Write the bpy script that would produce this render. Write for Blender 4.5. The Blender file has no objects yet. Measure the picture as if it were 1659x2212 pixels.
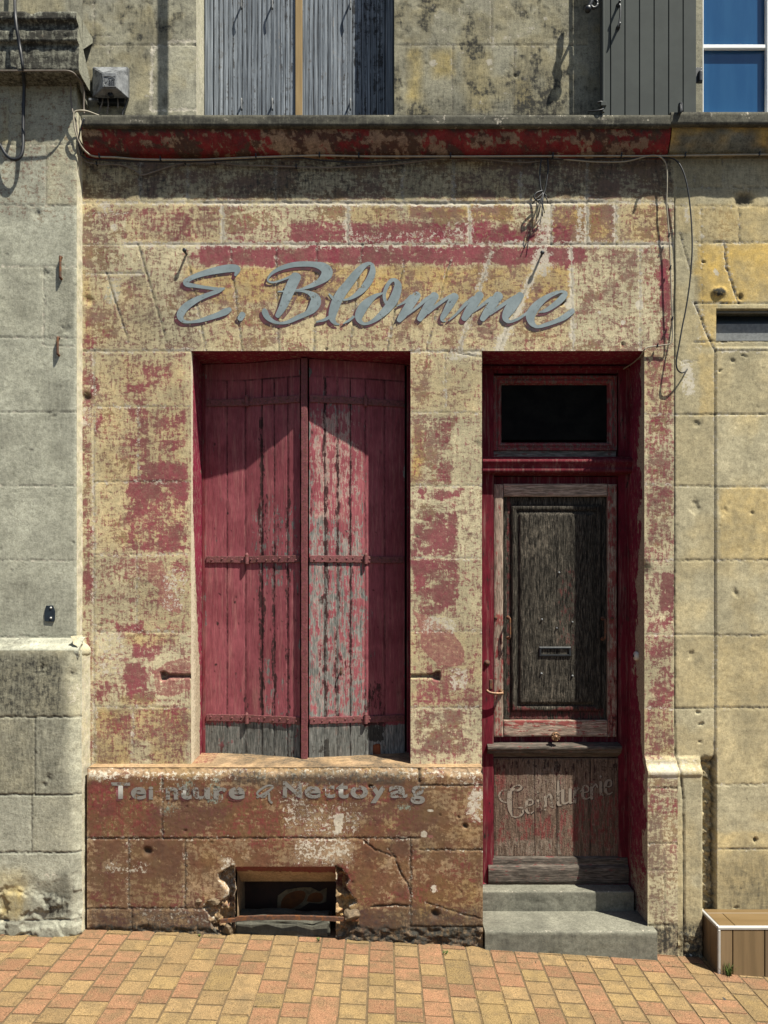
import bpy, bmesh, math, random
import numpy as np
from mathutils import Vector
random.seed(11)
RNG = np.random.default_rng(7)
SC = bpy.context.scene
COL = SC.collection
# ---------------------------------------------------------------- measures
# facade plane is Y = 0, street side is -Y.  Positions were measured on the photograph (1659 units wide)
# and turned into metres on the plane (Y) each thing really stands on.
D, S, E, U0, V0 = 3.56, 430.0, 1.79, 830.0, 1270.0
def X(u, Y=0.0): return (u-U0)/S*(D+Y)/D
def Z(v, Y=0.0): return (V0-v)/S*(D+Y)/D+E
def P(u, v, Y=0.0): return Vector((X(u, Y), Y, Z(v, Y)))
def gz(x): return 0.05-0.05*x-0.006*x*x
SUN = Vector((-1.30, 1.0, -3.0)).normalized()

# ---------------------------------------------------------------- noise (numpy)
def _h(ix, iy, s):
    n = (ix.astype(np.int64)*374761393+iy.astype(np.int64)*668265263+s*974711) & 0x7fffffff
    n = ((n ^ (n >> 13))*1274126177) & 0x7fffffff
    return ((n ^ (n >> 16)) & 0xffff)/65535.0
def vn(x, y, s):
    ix, iy = np.floor(x), np.floor(y); fx, fy = x-ix, y-iy
    fx, fy = fx*fx*(3-2*fx), fy*fy*(3-2*fy)
    a, b, c, d = _h(ix, iy, s), _h(ix+1, iy, s), _h(ix, iy+1, s), _h(ix+1, iy+1, s)
    return (a*(1-fx)+b*fx)*(1-fy)+(c*(1-fx)+d*fx)*fy
def fbm(x, y, s, o=4, g=.5):
    t = 0; a = 1.; m = 0
    for i in range(o):
        t = t+a*vn(x*2**i+i*17.3, y*2**i-i*9.1, s+i*31); m += a; a *= g
    return t/m
def sst(x, a, b):
    t = np.clip((x-a)/(b-a), 0, 1); return t*t*(3-2*t)

# ---------------------------------------------------------------- object helpers
def empty(name, loc, label=None, cat=None, group=None):
    o = bpy.data.objects.new(name, None); COL.objects.link(o); o.location = loc; o.empty_display_size = .1
    return tag(o, label, cat, group)
def tag(o, label=None, cat=None, group=None, kind=None):
    if label: o['label'] = label
    if cat: o['category'] = cat
    if group: o['group'] = group
    if kind: o['kind'] = kind
    return o
def wloc(p):
    v = Vector((0, 0, 0))
    while p: v = v+p.location; p = p.parent
    return v
def link(name, me, mat, parent=None):
    o = bpy.data.objects.new(name, me); COL.objects.link(o)
    if mat and not len(me.materials): me.materials.append(mat)
    if parent:
        o.parent = parent; o.location = -wloc(parent)
    return o
CH = ['red', 'brown', 'ochre', 'white', 'grime', 'joint', 'tint', 'pink', 'teal', 'black', 'var', 'rough']  # grime holds dirt, and under the cornice also painted shade
DEF = dict(tint=.5)
def grid_obj(name, grids, mat, parent=None, smooth=True):
    """grids: list of (P[n,m,3], keep[n-1,m-1] or None, channel dict).  One mesh object."""
    vs, fs, ats = [], [], []; off = 0
    for Pn, keep, ch in grids:
        n, m = Pn.shape[:2]
        idx = np.arange(n*m).reshape(n, m)+off
        q = np.stack([idx[:-1, :-1], idx[1:, :-1], idx[1:, 1:], idx[:-1, 1:]], -1).reshape(-1, 4)
        if keep is not None: q = q[keep.reshape(-1)]
        vs.append(Pn.reshape(-1, 3)); fs.append(q); off += n*m
        a = np.zeros((n*m, 12), np.float32)
        for k, c in enumerate(CH):
            val = ch.get(c, DEF.get(c, 0.))
            a[:, k] = np.broadcast_to(val, (n, m)).reshape(-1)
        ats.append(a)
    v = np.concatenate(vs); f = np.concatenate(fs); a = np.concatenate(ats)
    used = np.zeros(len(v), bool); used[f.reshape(-1)] = True
    remap = np.cumsum(used)-1; v = v[used]; a = a[used]; f = remap[f]
    me = bpy.data.meshes.new(name)
    me.vertices.add(len(v)); me.vertices.foreach_set('co', v.astype(np.float32).reshape(-1))
    me.loops.add(len(f)*4); me.loops.foreach_set('vertex_index', f.astype(np.int32).reshape(-1))
    me.polygons.add(len(f)); me.polygons.foreach_set('loop_start', np.arange(0, len(f)*4, 4, dtype=np.int32))
    try: me.polygons.foreach_set('loop_total', np.full(len(f), 4, np.int32))
    except Exception: pass
    me.polygons.foreach_set('use_smooth', np.full(len(f), smooth, bool))
    for j, nm in enumerate('ABC'):
        at = me.attributes.new(nm, 'FLOAT_COLOR', 'POINT')
        at.data.foreach_set('color', np.ascontiguousarray(a[:, 4*j:4*j+4]).reshape(-1))
    me.update(calc_edges=True); me.validate()
    return link(name, me, mat, parent)
def axis(b, step):
    b = sorted(set(b)); out = []
    for p, q in zip(b[:-1], b[1:]):
        k = max(1, int(round((q-p)/step))); out.append(np.linspace(p, q, k, endpoint=False))
    return np.concatenate(out+[np.array([b[-1]])])

class Fld:
    """fields of paint, plaster, dirt and relief over a wall, authored in photograph units"""
    def __init__(s, us, vs, seed):
        s.us, s.vs, s.seed = us, vs, seed
        s.V, s.U = np.meshgrid(vs, us)           # shape (nu, nv): rows along u
        U, V = s.U, s.V
        s.c = {k: np.zeros_like(U) for k in CH}; s.c['tint'] += .5
        s.h = np.zeros_like(U)
        s.wu = (fbm(U/9, V/9, seed, 3)-.5)*7+(fbm(U/45, V/45, seed+5, 2)-.5)*16
        s.wv = (fbm(U/9, V/9, seed+9, 3)-.5)*7+(fbm(U/45, V/45, seed+13, 2)-.5)*16
        s.ju = (fbm(U/6, V/6, seed+21, 3)-.5)*5
        s.jv = (fbm(U/6, V/6, seed+25, 3)-.5)*5
    def sl(s, u0, v0, u1, v1, p):
        a, b = np.searchsorted(s.us, [u0-p, u1+p]); c, d = np.searchsorted(s.vs, [v0-p, v1+p])
        return slice(a, b), slice(c, d)
    def _put(s, ch, k, m, a, mode):
        t = s.c[ch]
        if mode == 'max': t[k] = np.maximum(t[k], m*a)
        elif mode == 'add': t[k] = t[k]+m*a
        elif mode == 'sub': t[k] = t[k]*(1-m*a)
    def rect(s, ch, u0, v0, u1, v1, a, f=8, mode='max', w=1.):
        k = s.sl(u0, v0, u1, v1, 30)
        u, v = s.U[k]+s.wu[k]*w, s.V[k]+s.wv[k]*w
        m = sst(u, u0-f, u0+f)*(1-sst(u, u1-f, u1+f))*sst(v, v0-f, v0+f)*(1-sst(v, v1-f, v1+f))
        s._put(ch, k, m, a, mode)
    def ell(s, ch, cu, cv, ru, rv, a, soft=.5, mode='max', w=1.):
        k = s.sl(cu-ru, cv-rv, cu+ru, cv+rv, 30)
        u, v = s.U[k]+s.wu[k]*w-cu, s.V[k]+s.wv[k]*w-cv
        r = np.sqrt((u/ru)**2+(v/rv)**2); s._put(ch, k, 1-sst(r, 1-soft, 1+soft*.3), a, mode)
    def inside(s, pts, k, w=.35):
        u, v = s.U[k]+s.wu[k]*w, s.V[k]+s.wv[k]*w; r = np.zeros_like(u, bool)
        n = len(pts)
        for i in range(n):
            (x0, y0), (x1, y1) = pts[i], pts[(i+1) % n]
            if y0 == y1: continue
            c = ((y0 > v) != (y1 > v)) & (u < (x1-x0)*(v-y0)/(y1-y0)+x0); r ^= c
        return r
    def poly(s, ch, pts, a, w=.35, dh=0):
        us = [p[0] for p in pts]; vs = [p[1] for p in pts]
        k = s.sl(min(us), min(vs), max(us), max(vs), 20); r = s.inside(pts, k, w)
        s.c[ch][k] = np.where(r, a, s.c[ch][k])
        if dh: s.h[k] += np.where(r, dh, 0)
        return k, r
    def seg(s, pts, w=1.8, dark=.7, white=.15, dep=.003, ww=4.5, jit=1.):
        for (x0, y0), (x1, y1) in zip(pts[:-1], pts[1:]):
            k = s.sl(min(x0, x1), min(y0, y1), max(x0, x1), max(y0, y1), 14)
            u, v = s.U[k]+s.ju[k]*jit, s.V[k]+s.jv[k]*jit
            dx, dy = x1-x0, y1-y0; L = dx*dx+dy*dy
            t = np.clip(((u-x0)*dx+(v-y0)*dy)/L, 0, 1)
            d = np.hypot(u-x0-t*dx, v-y0-t*dy)
            br = .35+1.1*fbm(s.U[k]/22, s.V[k]/22, s.seed+77, 3)
            m = np.exp(-(d/w)**2); s.c['joint'][k] = np.maximum(s.c['joint'][k], m*dark*np.clip(br, 0, 1))
            wm = np.exp(-(d/(ww*(.5+br*.7)))**2); s.c['white'][k] = np.maximum(s.c['white'][k], wm*white*np.clip(br*1.2, 0, 1.2))
            s.h[k] -= m*dep*np.clip(br*1.1, .3, 1.2)
    def blocks(s, rows, amp=.1, **kw):
        """rows: (v0, v1, u_left, u_right, [u joints])"""
        r = random.Random(s.seed)
        for v0, v1, ul, ur, ju in rows:
            e = [ul]+list(ju)+[ur]
            for a, b in zip(e[:-1], e[1:]):
                k = s.sl(a, v0, b, v1, 0); t = r.uniform(-1, 1)
                s.c['tint'][k] += t*amp; s.h[k] += r.uniform(-.0008, .0008)
                s.c['ochre'][k] = np.maximum(s.c['ochre'][k], max(0, r.uniform(-.4, .3)))
            s.seg([(ul, v1), (ur, v1)], **kw)
            for j in ju: s.seg([(j, v0), (j, v1)], **kw)
    def pits(s, n, r=(1.5, 4), dep=.004, box=None, dark=.5):
        q = random.Random(s.seed+3)
        for _ in range(n):
            cu = q.uniform(*(box[0::2] if box else (s.us[0], s.us[-1]))); cv = q.uniform(*(box[1::2] if box else (s.vs[0], s.vs[-1])))
            R = q.uniform(*r); k = s.sl(cu-R*2, cv-R*2, cu+R*2, cv+R*2, 2)
            u, v = s.U[k]+s.ju[k]-cu, s.V[k]+s.jv[k]-cv; asp = q.uniform(.6, 1.8)
            m = np.exp(-((u/(R*asp))**2+(v/R)**2)**1.4); s.h[k] -= m*dep*q.random()**2; s.c['joint'][k] = np.maximum(s.c['joint'][k], m*dark*q.uniform(.2, 1))
    def weather(s, ch, a, sc=60, lo=.42, hi=.66, add=True):
        n = sst(fbm(s.U/sc, s.V/sc, s.seed+hash(ch) % 97 if False else s.seed+len(ch)*7, 4, .55), lo, hi); s.c[ch] = s.c[ch]+n*a if add else np.maximum(s.c[ch], n*a)
    def base_relief(s, a=.0012):
        s.h += (fbm(s.U/30, s.V/30, s.seed+40, 5, .55)-.5)*a*.45+(fbm(s.U/5, s.V/5, s.seed+44, 2)-.5)*a*.9

def relief(name, u0, u1, v0, v1, Yb, fn, mat, parent, holes=(), step=2.6, seed=1, ub=(), vb=(), extra=()):
    hu = [q for h in holes for q in (h[0], h[2])]; hv = [q for h in holes for q in (h[1], h[3])]
    us = axis([u0, u1]+[q for q in hu+list(ub) if u0 < q < u1], step)
    vs = axis([v0, v1]+[q for q in hv+list(vb) if v0 < q < v1], step)
    f = Fld(us, vs, seed); fn(f)
    Yn = f.h*-1+Yb
    Pn = np.stack([(f.U-U0)/S*(D+Yb)/D, Yn, (V0-f.V)/S*(D+Yb)/D+E], -1)
    cu = (us[:-1]+us[1:])[:, None]/2; cv = (vs[:-1]+vs[1:])[None, :]/2
    keep = np.ones((len(us)-1, len(vs)-1), bool)
    for h in holes: keep &= ~((cu > h[0]) & (cu < h[2]) & (cv > h[1]) & (cv < h[3]))
    return grid_obj(name, [(Pn, keep, f.c)]+list(extra), mat, parent), f

def sheet(p00, p10, p11, p01, step=.012, seed=1, amp=.0015, ch=None, edge=0.):
    """noisy bilinear sheet (for reveals, soffits, side faces); corners in order along i then j"""
    p = [np.array(q, float) for q in (p00, p10, p11, p01)]
    n = max(2, int(np.linalg.norm(p[1]-p[0])/step)+1); m = max(2, int(np.linalg.norm(p[3]-p[0])/step)+1)
    a, b = np.meshgrid(np.linspace(0, 1, n), np.linspace(0, 1, m), indexing='ij')
    Q = (p[0]*((1-a)*(1-b))[..., None]+p[1]*(a*(1-b))[..., None]+p[2]*(a*b)[..., None]+p[3]*((1-a)*b)[..., None])
    nrm = np.cross(p[1]-p[0], p[3]-p[0]); nrm /= np.linalg.norm(nrm)
    la, lb = a*np.linalg.norm(p[1]-p[0]), b*np.linalg.norm(p[3]-p[0])
    fade = np.minimum(1, np.minimum(np.minimum(a, 1-a)*n/1.5, np.minimum(b, 1-b)*m/1.5)) if edge == 0 else 1.
    Q = Q+nrm*((fbm(la*25, lb*25, seed, 4)-.5)*2*amp*fade)[..., None]
    c = dict(ch or {})
    for k, v in list(c.items()):
        if callable(v): c[k] = v(a, b, la, lb)
    return (Q, None, c)

def profile_grid(name, x0, x1, prof, mat, parent, step=.012, seed=3, amp=.002, chf=None, caps=True, ragged=0., capc=None):
    """extrude a (Y,Z) profile along X, with small wear; end caps closed"""
    pts = []
    for (a, b) in zip(prof[:-1], prof[1:]):
        L = math.hypot(b[0]-a[0], b[1]-a[1]); k = max(1, int(L/step))
        for i in range(k): pts.append((a[0]+(b[0]-a[0])*i/k, a[1]+(b[1]-a[1])*i/k))
    pts.append(prof[-1]); pts = np.array(pts)
    n = max(2, int(abs(x1-x0)/step)+1); xs = np.linspace(x0, x1, n)
    A, I = np.meshgrid(xs, np.arange(len(pts)), indexing='ij')
    nz = (fbm(A*30, I*.35, seed, 4)-.5)*2*amp
    ch = fbm(A*9, I*.12, seed+8, 4)
    chip = np.clip(ch-.66, 0, 1)*ragged
    Q = np.stack([A, pts[I, 0]+nz+chip, pts[I, 1]+nz*.6], -1)
    c = chf(A, pts[I, 0], pts[I, 1]) if chf else {}
    gr = [(Q, None, c)]
    cy, cz = pts[:, 0].mean(), pts[:, 1].mean()
    if caps:
        for e, fl in ((0, 1), (-1, 0)):
            ring = Q[e]; cen = np.zeros_like(ring); cen[:] = (ring[0, 0], cy, cz)
            mid = ring*.5+cen*.5
            st = np.stack([ring, mid, cen] if fl else [cen, mid, ring], 0)
            gr.append((st, None, dict(capc) if capc else {k: (np.asarray(v)[e][None, :].repeat(3, 0) if np.ndim(v) == 2 else v) for k, v in c.items()}))
    return grid_obj(name, gr, mat, parent)

def bm_obj(name, bm, mat, parent=None, smooth=False):
    me = bpy.data.meshes.new(name); bm.to_mesh(me); bm.free()
    if smooth: me.polygons.foreach_set('use_smooth', [True]*len(me.polygons))
    for nm, df in (('A', (0, 0, 0, 0)), ('B', (0, 0, .5, 0)), ('C', (0, 0, 0, 0))):
        if nm not in me.attributes: a = me.attributes.new(nm, 'FLOAT_COLOR', 'POINT'); a.data.foreach_set('color', np.tile(np.array(df, np.float32), len(me.vertices)))
    return link(name, me, mat, parent)
def bm_box(bm, lo, hi, bev=.002, seg=1):
    g = bmesh.ops.create_cube(bm, size=1.)['verts']
    for v in g: v.co = Vector([lo[i]+(v.co[i]+.5)*(hi[i]-lo[i]) for i in range(3)])
    if bev:
        es = list({e for v in g for e in v.link_edges})
        bmesh.ops.bevel(bm, geom=es, offset=bev, segments=seg, affect='EDGES')
def boxes(name, lst, mat, parent=None, bev=.002, seg=1):
    bm = bmesh.new()
    for lo, hi in lst: bm_box(bm, lo, hi, bev, seg)
    return bm_obj(name, bm, mat, parent)
def ubox(u0, v0, u1, v1, Yf, Yb, Ym=None):
    """box whose front (plane Yf) covers the given photograph rectangle"""
    Ym = Yf if Ym is None else Ym
    return ((X(u0, Ym), Yf, Z(v1, Ym)), (X(u1, Ym), Yb, Z(v0, Ym)))
def ring(name, x0, z0, x1, z1, prof, mat, parent, fill=None):
    """mitred picture-frame moulding; prof: list of (inset, Y) from outside in; fill closes the middle"""
    bm = bmesh.new(); rows = []
    for ins, y in prof:
        rows.append([bm.verts.new(c) for c in ((x0+ins, y, z0+ins), (x1-ins, y, z0+ins), (x1-ins, y, z1-ins), (x0+ins, y, z1-ins))])
    for a, b in zip(rows[:-1], rows[1:]):
        for i in range(4):
            j = (i+1) % 4; bm.faces.new((a[i], a[j], b[j], b[i]))
    if fill: bm.faces.new(rows[-1])
    bmesh.ops.recalc_face_normals(bm, faces=bm.faces)
    return bm_obj(name, bm, mat, parent)
def crom(pts, k=8):
    p = [np.array(q, float) for q in pts]; p = [2*p[0]-p[1]]+p+[2*p[-1]-p[-2]]; out = []
    for i in range(1, len(p)-2):
        a, b, c, d = p[i-1:i+3]
        for j in range(k):
            t = j/k; out.append(.5*((2*b)+(c-a)*t+(2*a-5*b+4*c-d)*t*t+(3*b-a-3*c+d)*t**3))
    out.append(p[-2]); return out
def tube_bm(bm, pts, r, seg=8, taper=None):
    pts = [Vector(q) for q in pts]; rings = []; up = Vector((.13, -.98, .17))
    for i, p in enumerate(pts):
        t = (pts[min(i+1, len(pts)-1)]-pts[max(i-1, 0)]).normalized()
        a = up-t*up.dot(t)
        if a.length < .05: a = Vector((1, 0, 0))-t*t.x
        a.normalize(); b = t.cross(a); up = a
        rr = r*(taper[i] if taper else 1)
        rings.append([bm.verts.new(p+a*math.cos(2*math.pi*k/seg)*rr+b*math.sin(2*math.pi*k/seg)*rr) for k in range(seg)])
    for q, w in zip(rings[:-1], rings[1:]):
        for k in range(seg): bm.faces.new((q[k], q[(k+1) % seg], w[(k+1) % seg], w[k]))
    bm.faces.new(rings[0][::-1]); bm.faces.new(rings[-1])
def tube(name, pts, r, mat, parent=None, k=8, seg=8):
    bm = bmesh.new(); tube_bm(bm, crom(pts, k), r, seg); bmesh.ops.recalc_face_normals(bm, faces=bm.faces)
    return bm_obj(name, bm, mat, parent, True)
def lathe_bm(bm, prof, cen, axis_='Y', seg=24):
    """prof: (radius, along) ; axis Y points towards the wall"""
    rows = []
    for r, t in prof:
        row = []
        for k in range(seg):
            a = 2*math.pi*k/seg
            if axis_ == 'Y': c = (cen[0]+r*math.cos(a), cen[1]+t, cen[2]+r*math.sin(a))
            elif axis_ == 'X': c = (cen[0]+t, cen[1]+r*math.cos(a), cen[2]+r*math.sin(a))
            else: c = (cen[0]+r*math.cos(a), cen[1]+r*math.sin(a), cen[2]+t)
            row.append(bm.verts.new(c))
        rows.append(row)
    for a, b in zip(rows[:-1], rows[1:]):
        for k in range(seg): bm.faces.new((a[k], a[(k+1) % seg], b[(k+1) % seg], b[k]))
    bm.faces.new(rows[0]); bm.faces.new(rows[-1])
    bmesh.ops.recalc_face_normals(bm, faces=bm.faces)

# ---------------------------------------------------------------- node helper
class NT:
    def __init__(s, name):
        s.m = bpy.data.materials.new(name); s.m.use_nodes = True; s.t = s.m.node_tree; s.t.nodes.clear()
        s.out = s.t.nodes.new('ShaderNodeOutputMaterial'); s.b = s.t.nodes.new('ShaderNodeBsdfPrincipled')
        s.t.links.new(s.b.outputs[0], s.out.inputs[0]); s.co = s.n('ShaderNodeTexCoord').outputs['Object']
    def n(s, t): return s.t.nodes.new(t)
    def set(s, i, v):
        if v is None: return
        if hasattr(v, 'is_output'): s.t.links.new(v, i)
        else:
            if i.type == 'RGBA' and len(v) == 3: v = (*v, 1)
            i.default_value = v
    def noise(s, scale, detail=4, rough=.55, vec=None, dist=0., off=0):
        n = s.n('ShaderNodeTexNoise'); s.set(n.inputs['Vector'], vec if vec else s.co)
        if off: s.set(n.inputs['Vector'], s.vadd(vec if vec else s.co, (off*3.1, off*1.7, off*2.3)))
        n.inputs['Scale'].default_value = scale; n.inputs['Detail'].default_value = detail
        n.inputs['Roughness'].default_value = rough; n.inputs['Distortion'].default_value = dist
        return n.outputs[0]
    def vmul(s, v, k):
        n = s.n('ShaderNodeVectorMath'); n.operation = 'MULTIPLY'; s.set(n.inputs[0], v); n.inputs[1].default_value = k; return n.outputs[0]
    def vadd(s, v, k):
        n = s.n('ShaderNodeVectorMath'); n.operation = 'ADD'; s.set(n.inputs[0], v); n.inputs[1].default_value = k; return n.outputs[0]
    def ma(s, op, a, b=None, c=None, cl=False):
        n = s.n('ShaderNodeMath'); n.operation = op; n.use_clamp = cl
        for i, q in enumerate((a, b, c)):
            if q is not None: s.set(n.inputs[i], q)
        return n.outputs[0]
    def mad(s, a, k, o): return s.ma('MULTIPLY_ADD', a, k, o)
    def ss(s, x, lo, hi, a=0., b=1.):
        n = s.n('ShaderNodeMapRange'); n.interpolation_type = 'SMOOTHSTEP'; s.set(n.inputs[0], x)
        for i, q in zip((1, 2, 3, 4), (lo, hi, a, b)): s.set(n.inputs[i], q)
        return n.outputs[0]
    def mix(s, f, a, b, bl='MIX'):
        n = s.n('ShaderNodeMix'); n.data_type = 'RGBA'; n.blend_type = bl; n.clamp_factor = True
        s.set(n.inputs[0], f); s.set(n.inputs[6], a); s.set(n.inputs[7], b); return n.outputs[2]
    def attr(s, nm):
        n = s.n('ShaderNodeAttribute'); n.attribute_name = nm
        q = s.n('ShaderNodeSeparateColor'); s.t.links.new(n.outputs['Color'], q.inputs[0])
        return list(q.outputs)+[n.outputs['Alpha']]
    def sep(s, v):
        n = s.n('ShaderNodeSeparateXYZ'); s.set(n.inputs[0], v); return n.outputs
    def gray(s, v):
        n = s.n('ShaderNodeCombineColor')
        for i in range(3): s.set(n.inputs[i], v)
        return n.outputs[0]
    def bump(s, h, strength=.4, dist=.003):
        n = s.n('ShaderNodeBump'); n.inputs['Strength'].default_value = strength; n.inputs['Distance'].default_value = dist
        s.set(n.inputs['Height'], h); s.t.links.new(n.outputs[0], s.b.inputs['Normal'])
    def done(s, col, rough=.9, spec=.2, metal=0.):
        s.set(s.b.inputs['Base Color'], col); s.set(s.b.inputs['Roughness'], rough)
        s.b.inputs['Specular IOR Level'].default_value = spec; s.b.inputs['Metallic'].default_value = metal
        return s.m

def facade(name, c1, c2, c3, ochre=(.40, .24, .055), red1=(.150, .038, .048), red2=(.190, .026, .052), br1=(.205, .118, .095), br2=(.17, .105, .055), gl=.0, bump=.85, grimec=(.045, .043, .037)):
    t = NT(name)
    R, B, O, W = t.attr('A'); G, J, T, PK = t.attr('B'); TE, BK, VA, RG = t.attr('C')
    st = t.vmul(t.co, (1., 1., .22)); sx = t.vmul(t.co, (.35, 1., 1.))
    nm = t.noise(50, 10, .80); ns = t.noise(75, 6, .68, st); nh = t.noise(60, 7, .7, sx, off=2)
    lo = t.noise(4.5, 5, .6); lo2 = t.noise(9, 5, .65, off=5); fi = t.noise(150, 5, .7); n2 = t.noise(58, 10, .80, off=9)
    nA = t.mad(t.ma('ADD', t.ma('MULTIPLY', nm, .5), t.ma('ADD', t.ma('MULTIPLY', ns, .3), t.ma('MULTIPLY', nh, .2))), 3.2, -1.1)
    nB = t.mad(t.ma('ADD', t.ma('MULTIPLY', n2, .55), t.ma('ADD', t.ma('MULTIPLY', nh, .25), t.ma('MULTIPLY', ns, .2))), 3.2, -1.1)
    base = t.mix(t.ss(lo, .36, .64), c1, c2)
    base = t.mix(t.ma('MULTIPLY', t.ss(nB, .42, .78), .75), base, c3)
    base = t.mix(t.ma('MULTIPLY', t.ma('MULTIPLY', O, 1.), t.mad(lo2, 1.6, -.1), cl=True), base, ochre)
    base = t.mix(1., base, t.gray(t.ma('MULTIPLY', t.mad(nm, 1.7, .15), t.mad(fi, 1.2, .4))), 'MULTIPLY')
    base = t.mix(1., base, t.gray(t.mad(lo2, 1.0, .52)), 'MULTIPLY')
    base = t.mix(1., base, t.gray(t.mad(T, 1.2, .4)), 'MULTIPLY')
    def mask(ch, n, k=3., lo_=.44, hi=.64, a=1.12): return t.ma('MULTIPLY', t.ss(t.ma('ADD', t.ma('MULTIPLY', ch, a), t.mad(n, k, -k*.5-.06)), lo_, hi), t.ss(ch, 0., .14))
    def wash(ch, n): return t.ma('ADD', t.ma('MULTIPLY', mask(ch, n), .70), t.ma('MULTIPLY', t.ss(t.ma('ADD', ch, t.mad(nh, 1.6, -.8)), .15, .95), .26))
    mb = wash(B, nB); brc = t.mix(t.ss(lo2, .4, .62), br1, br2)
    brc = t.mix(1., brc, t.gray(t.mad(nA, 1.0, .5)), 'MULTIPLY')
    brc = t.mix(1., brc, t.gray(t.mad(lo2, 1.4, .3)), 'MULTIPLY')
    col = t.mix(t.ma('MULTIPLY', mb, .9), base, brc)
    mr = wash(R, nA); rc = t.mix(t.ss(lo2, .42, .6), red1, red2); rc = t.mix(1., rc, t.gray(t.mad(ns, 1.3, .35)), 'MULTIPLY')
    rc = t.mix(t.ma('MULTIPLY', t.ss(n2, .46, .64), .38), rc, t.mix(.5, rc, c1))
    col = t.mix(t.ma('MULTIPLY', mr, .94), col, rc)
    col = t.mix(t.ma('MULTIPLY', wash(PK, nB), .85), col, t.mix(t.ss(n2, .4, .6), (.29, .115, .10), (.23, .095, .085)))
    col = t.mix(t.ma('MULTIPLY', mask(TE, nA), .75), col, (.24, .31, .25))
    col = t.mix(t.ma('MULTIPLY', mask(W, nB), .85), col, (.52, .47, .38))
    col = t.mix(t.ma('MULTIPLY', G, t.mad(nA, 2.2, -.30), cl=True), col, grimec)
    sp = t.ss(t.noise(95, 4, .7, off=3), .60, .68)
    col = t.mix(t.ma('MULTIPLY', t.ma('MULTIPLY', sp, BK), .9), col, (.03, .028, .024))
    col = t.mix(t.ma('MULTIPLY', J, t.mad(nm, 1.4, .25), cl=True), col, (.035, .03, .025))
    rgh = t.ma('ADD', t.ma('MULTIPLY', t.noise(150, 4, .7, off=7), RG), 0)
    h = t.ma('ADD', t.ma('ADD', t.ma('MULTIPLY', fi, .34), t.ma('MULTIPLY', nm, .26)), t.ma('ADD', t.ma('MULTIPLY', mr, .1), t.ma('ADD', t.ma('MULTIPLY', rgh, 2.2), t.ma('MULTIPLY', mb, .07))))
    t.bump(h, bump, .004)
    return t.done(col, .97, .03)

def wood(name, paint, paint2, bare=(.20, .205, .185), bare2=(.12, .12, .105), pale=(.40, .33, .26), bias=0., zs=.06, rough=.75, bump=.5, horiz=False, bk=(.018, .016, .014), pbump=0.):
    """painted / weathered boards. A: paint, bare, dark, pale densities; bias = default paint where no attribute is stored"""
    t = NT(name); R, B, O, W = t.attr('A'); G, J, T, PK = t.attr('B')
    st = t.vmul(t.co, (zs, 1., 1.) if horiz else (1., 1., zs))
    g1 = t.noise(190, 6, .65, st); g2 = t.noise(72, 8, .72, t.vmul(t.co, (zs*3, 1, 1) if horiz else (1., 1., zs*3))); bl = t.noise(26, 8, .72); lo = t.noise(5, 4, .6, off=4)
    nx = t.mad(t.ma('ADD', t.ma('MULTIPLY', g2, .6), t.ma('MULTIPLY', bl, .4)), 2.6, -.8)
    def mask(ch, n, k=2.6, a=1.1): return t.ma('MULTIPLY', t.ss(t.ma('ADD', t.ma('MULTIPLY', ch, a), t.mad(n, k, -k*.5-.05)), .36, .76), t.ss(ch, 0., .12))
    wd = t.mix(t.ss(g1, .36, .66), bare2, bare); wd = t.mix(1., wd, t.gray(t.mad(g2, 2.2, -.1)), 'MULTIPLY')
    wd = t.mix(t.ma('MULTIPLY', t.ss(t.ma('ADD', W, t.mad(nx, 1.6, -.8)), .1, 1.), .75), wd, pale)
    pc = t.mix(t.ss(lo, .38, .62), paint, paint2); pc = t.mix(1., pc, t.gray(t.mad(g2, 1.0, .5)), 'MULTIPLY'); pc = t.mix(t.ma('MULTIPLY', t.ss(t.noise(60, 6, .7, st, off=8), .48, .68), .34), pc, t.mix(.6, pc, pale))
    mp = mask(t.ma('ADD', R, bias), nx); col = t.mix(mp, wd, pc)
    col = t.mix(t.ma('MULTIPLY', mask(O, nx), .85), col, bk)
    col = t.mix(t.ma('MULTIPLY', G, t.mad(bl, 1.8, -.2), cl=True), col, (.03, .028, .024))
    col = t.mix(t.ma('MULTIPLY', J, .95), col, (.01, .008, .008))
    col = t.mix(1., col, t.gray(t.mad(t.noise(380, 2, .6, st), 1.2, .4)), 'MULTIPLY')
    h = t.ma('ADD', t.ma('MULTIPLY', g1, .5), t.ma('ADD', t.ma('MULTIPLY', mp, .22), t.ma('MULTIPLY', t.ss(t.noise(110, 5, .7), .45, .7), pbump)))
    t.bump(h, bump, .003); return t.done(col, max(rough, .85), .06)

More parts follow.
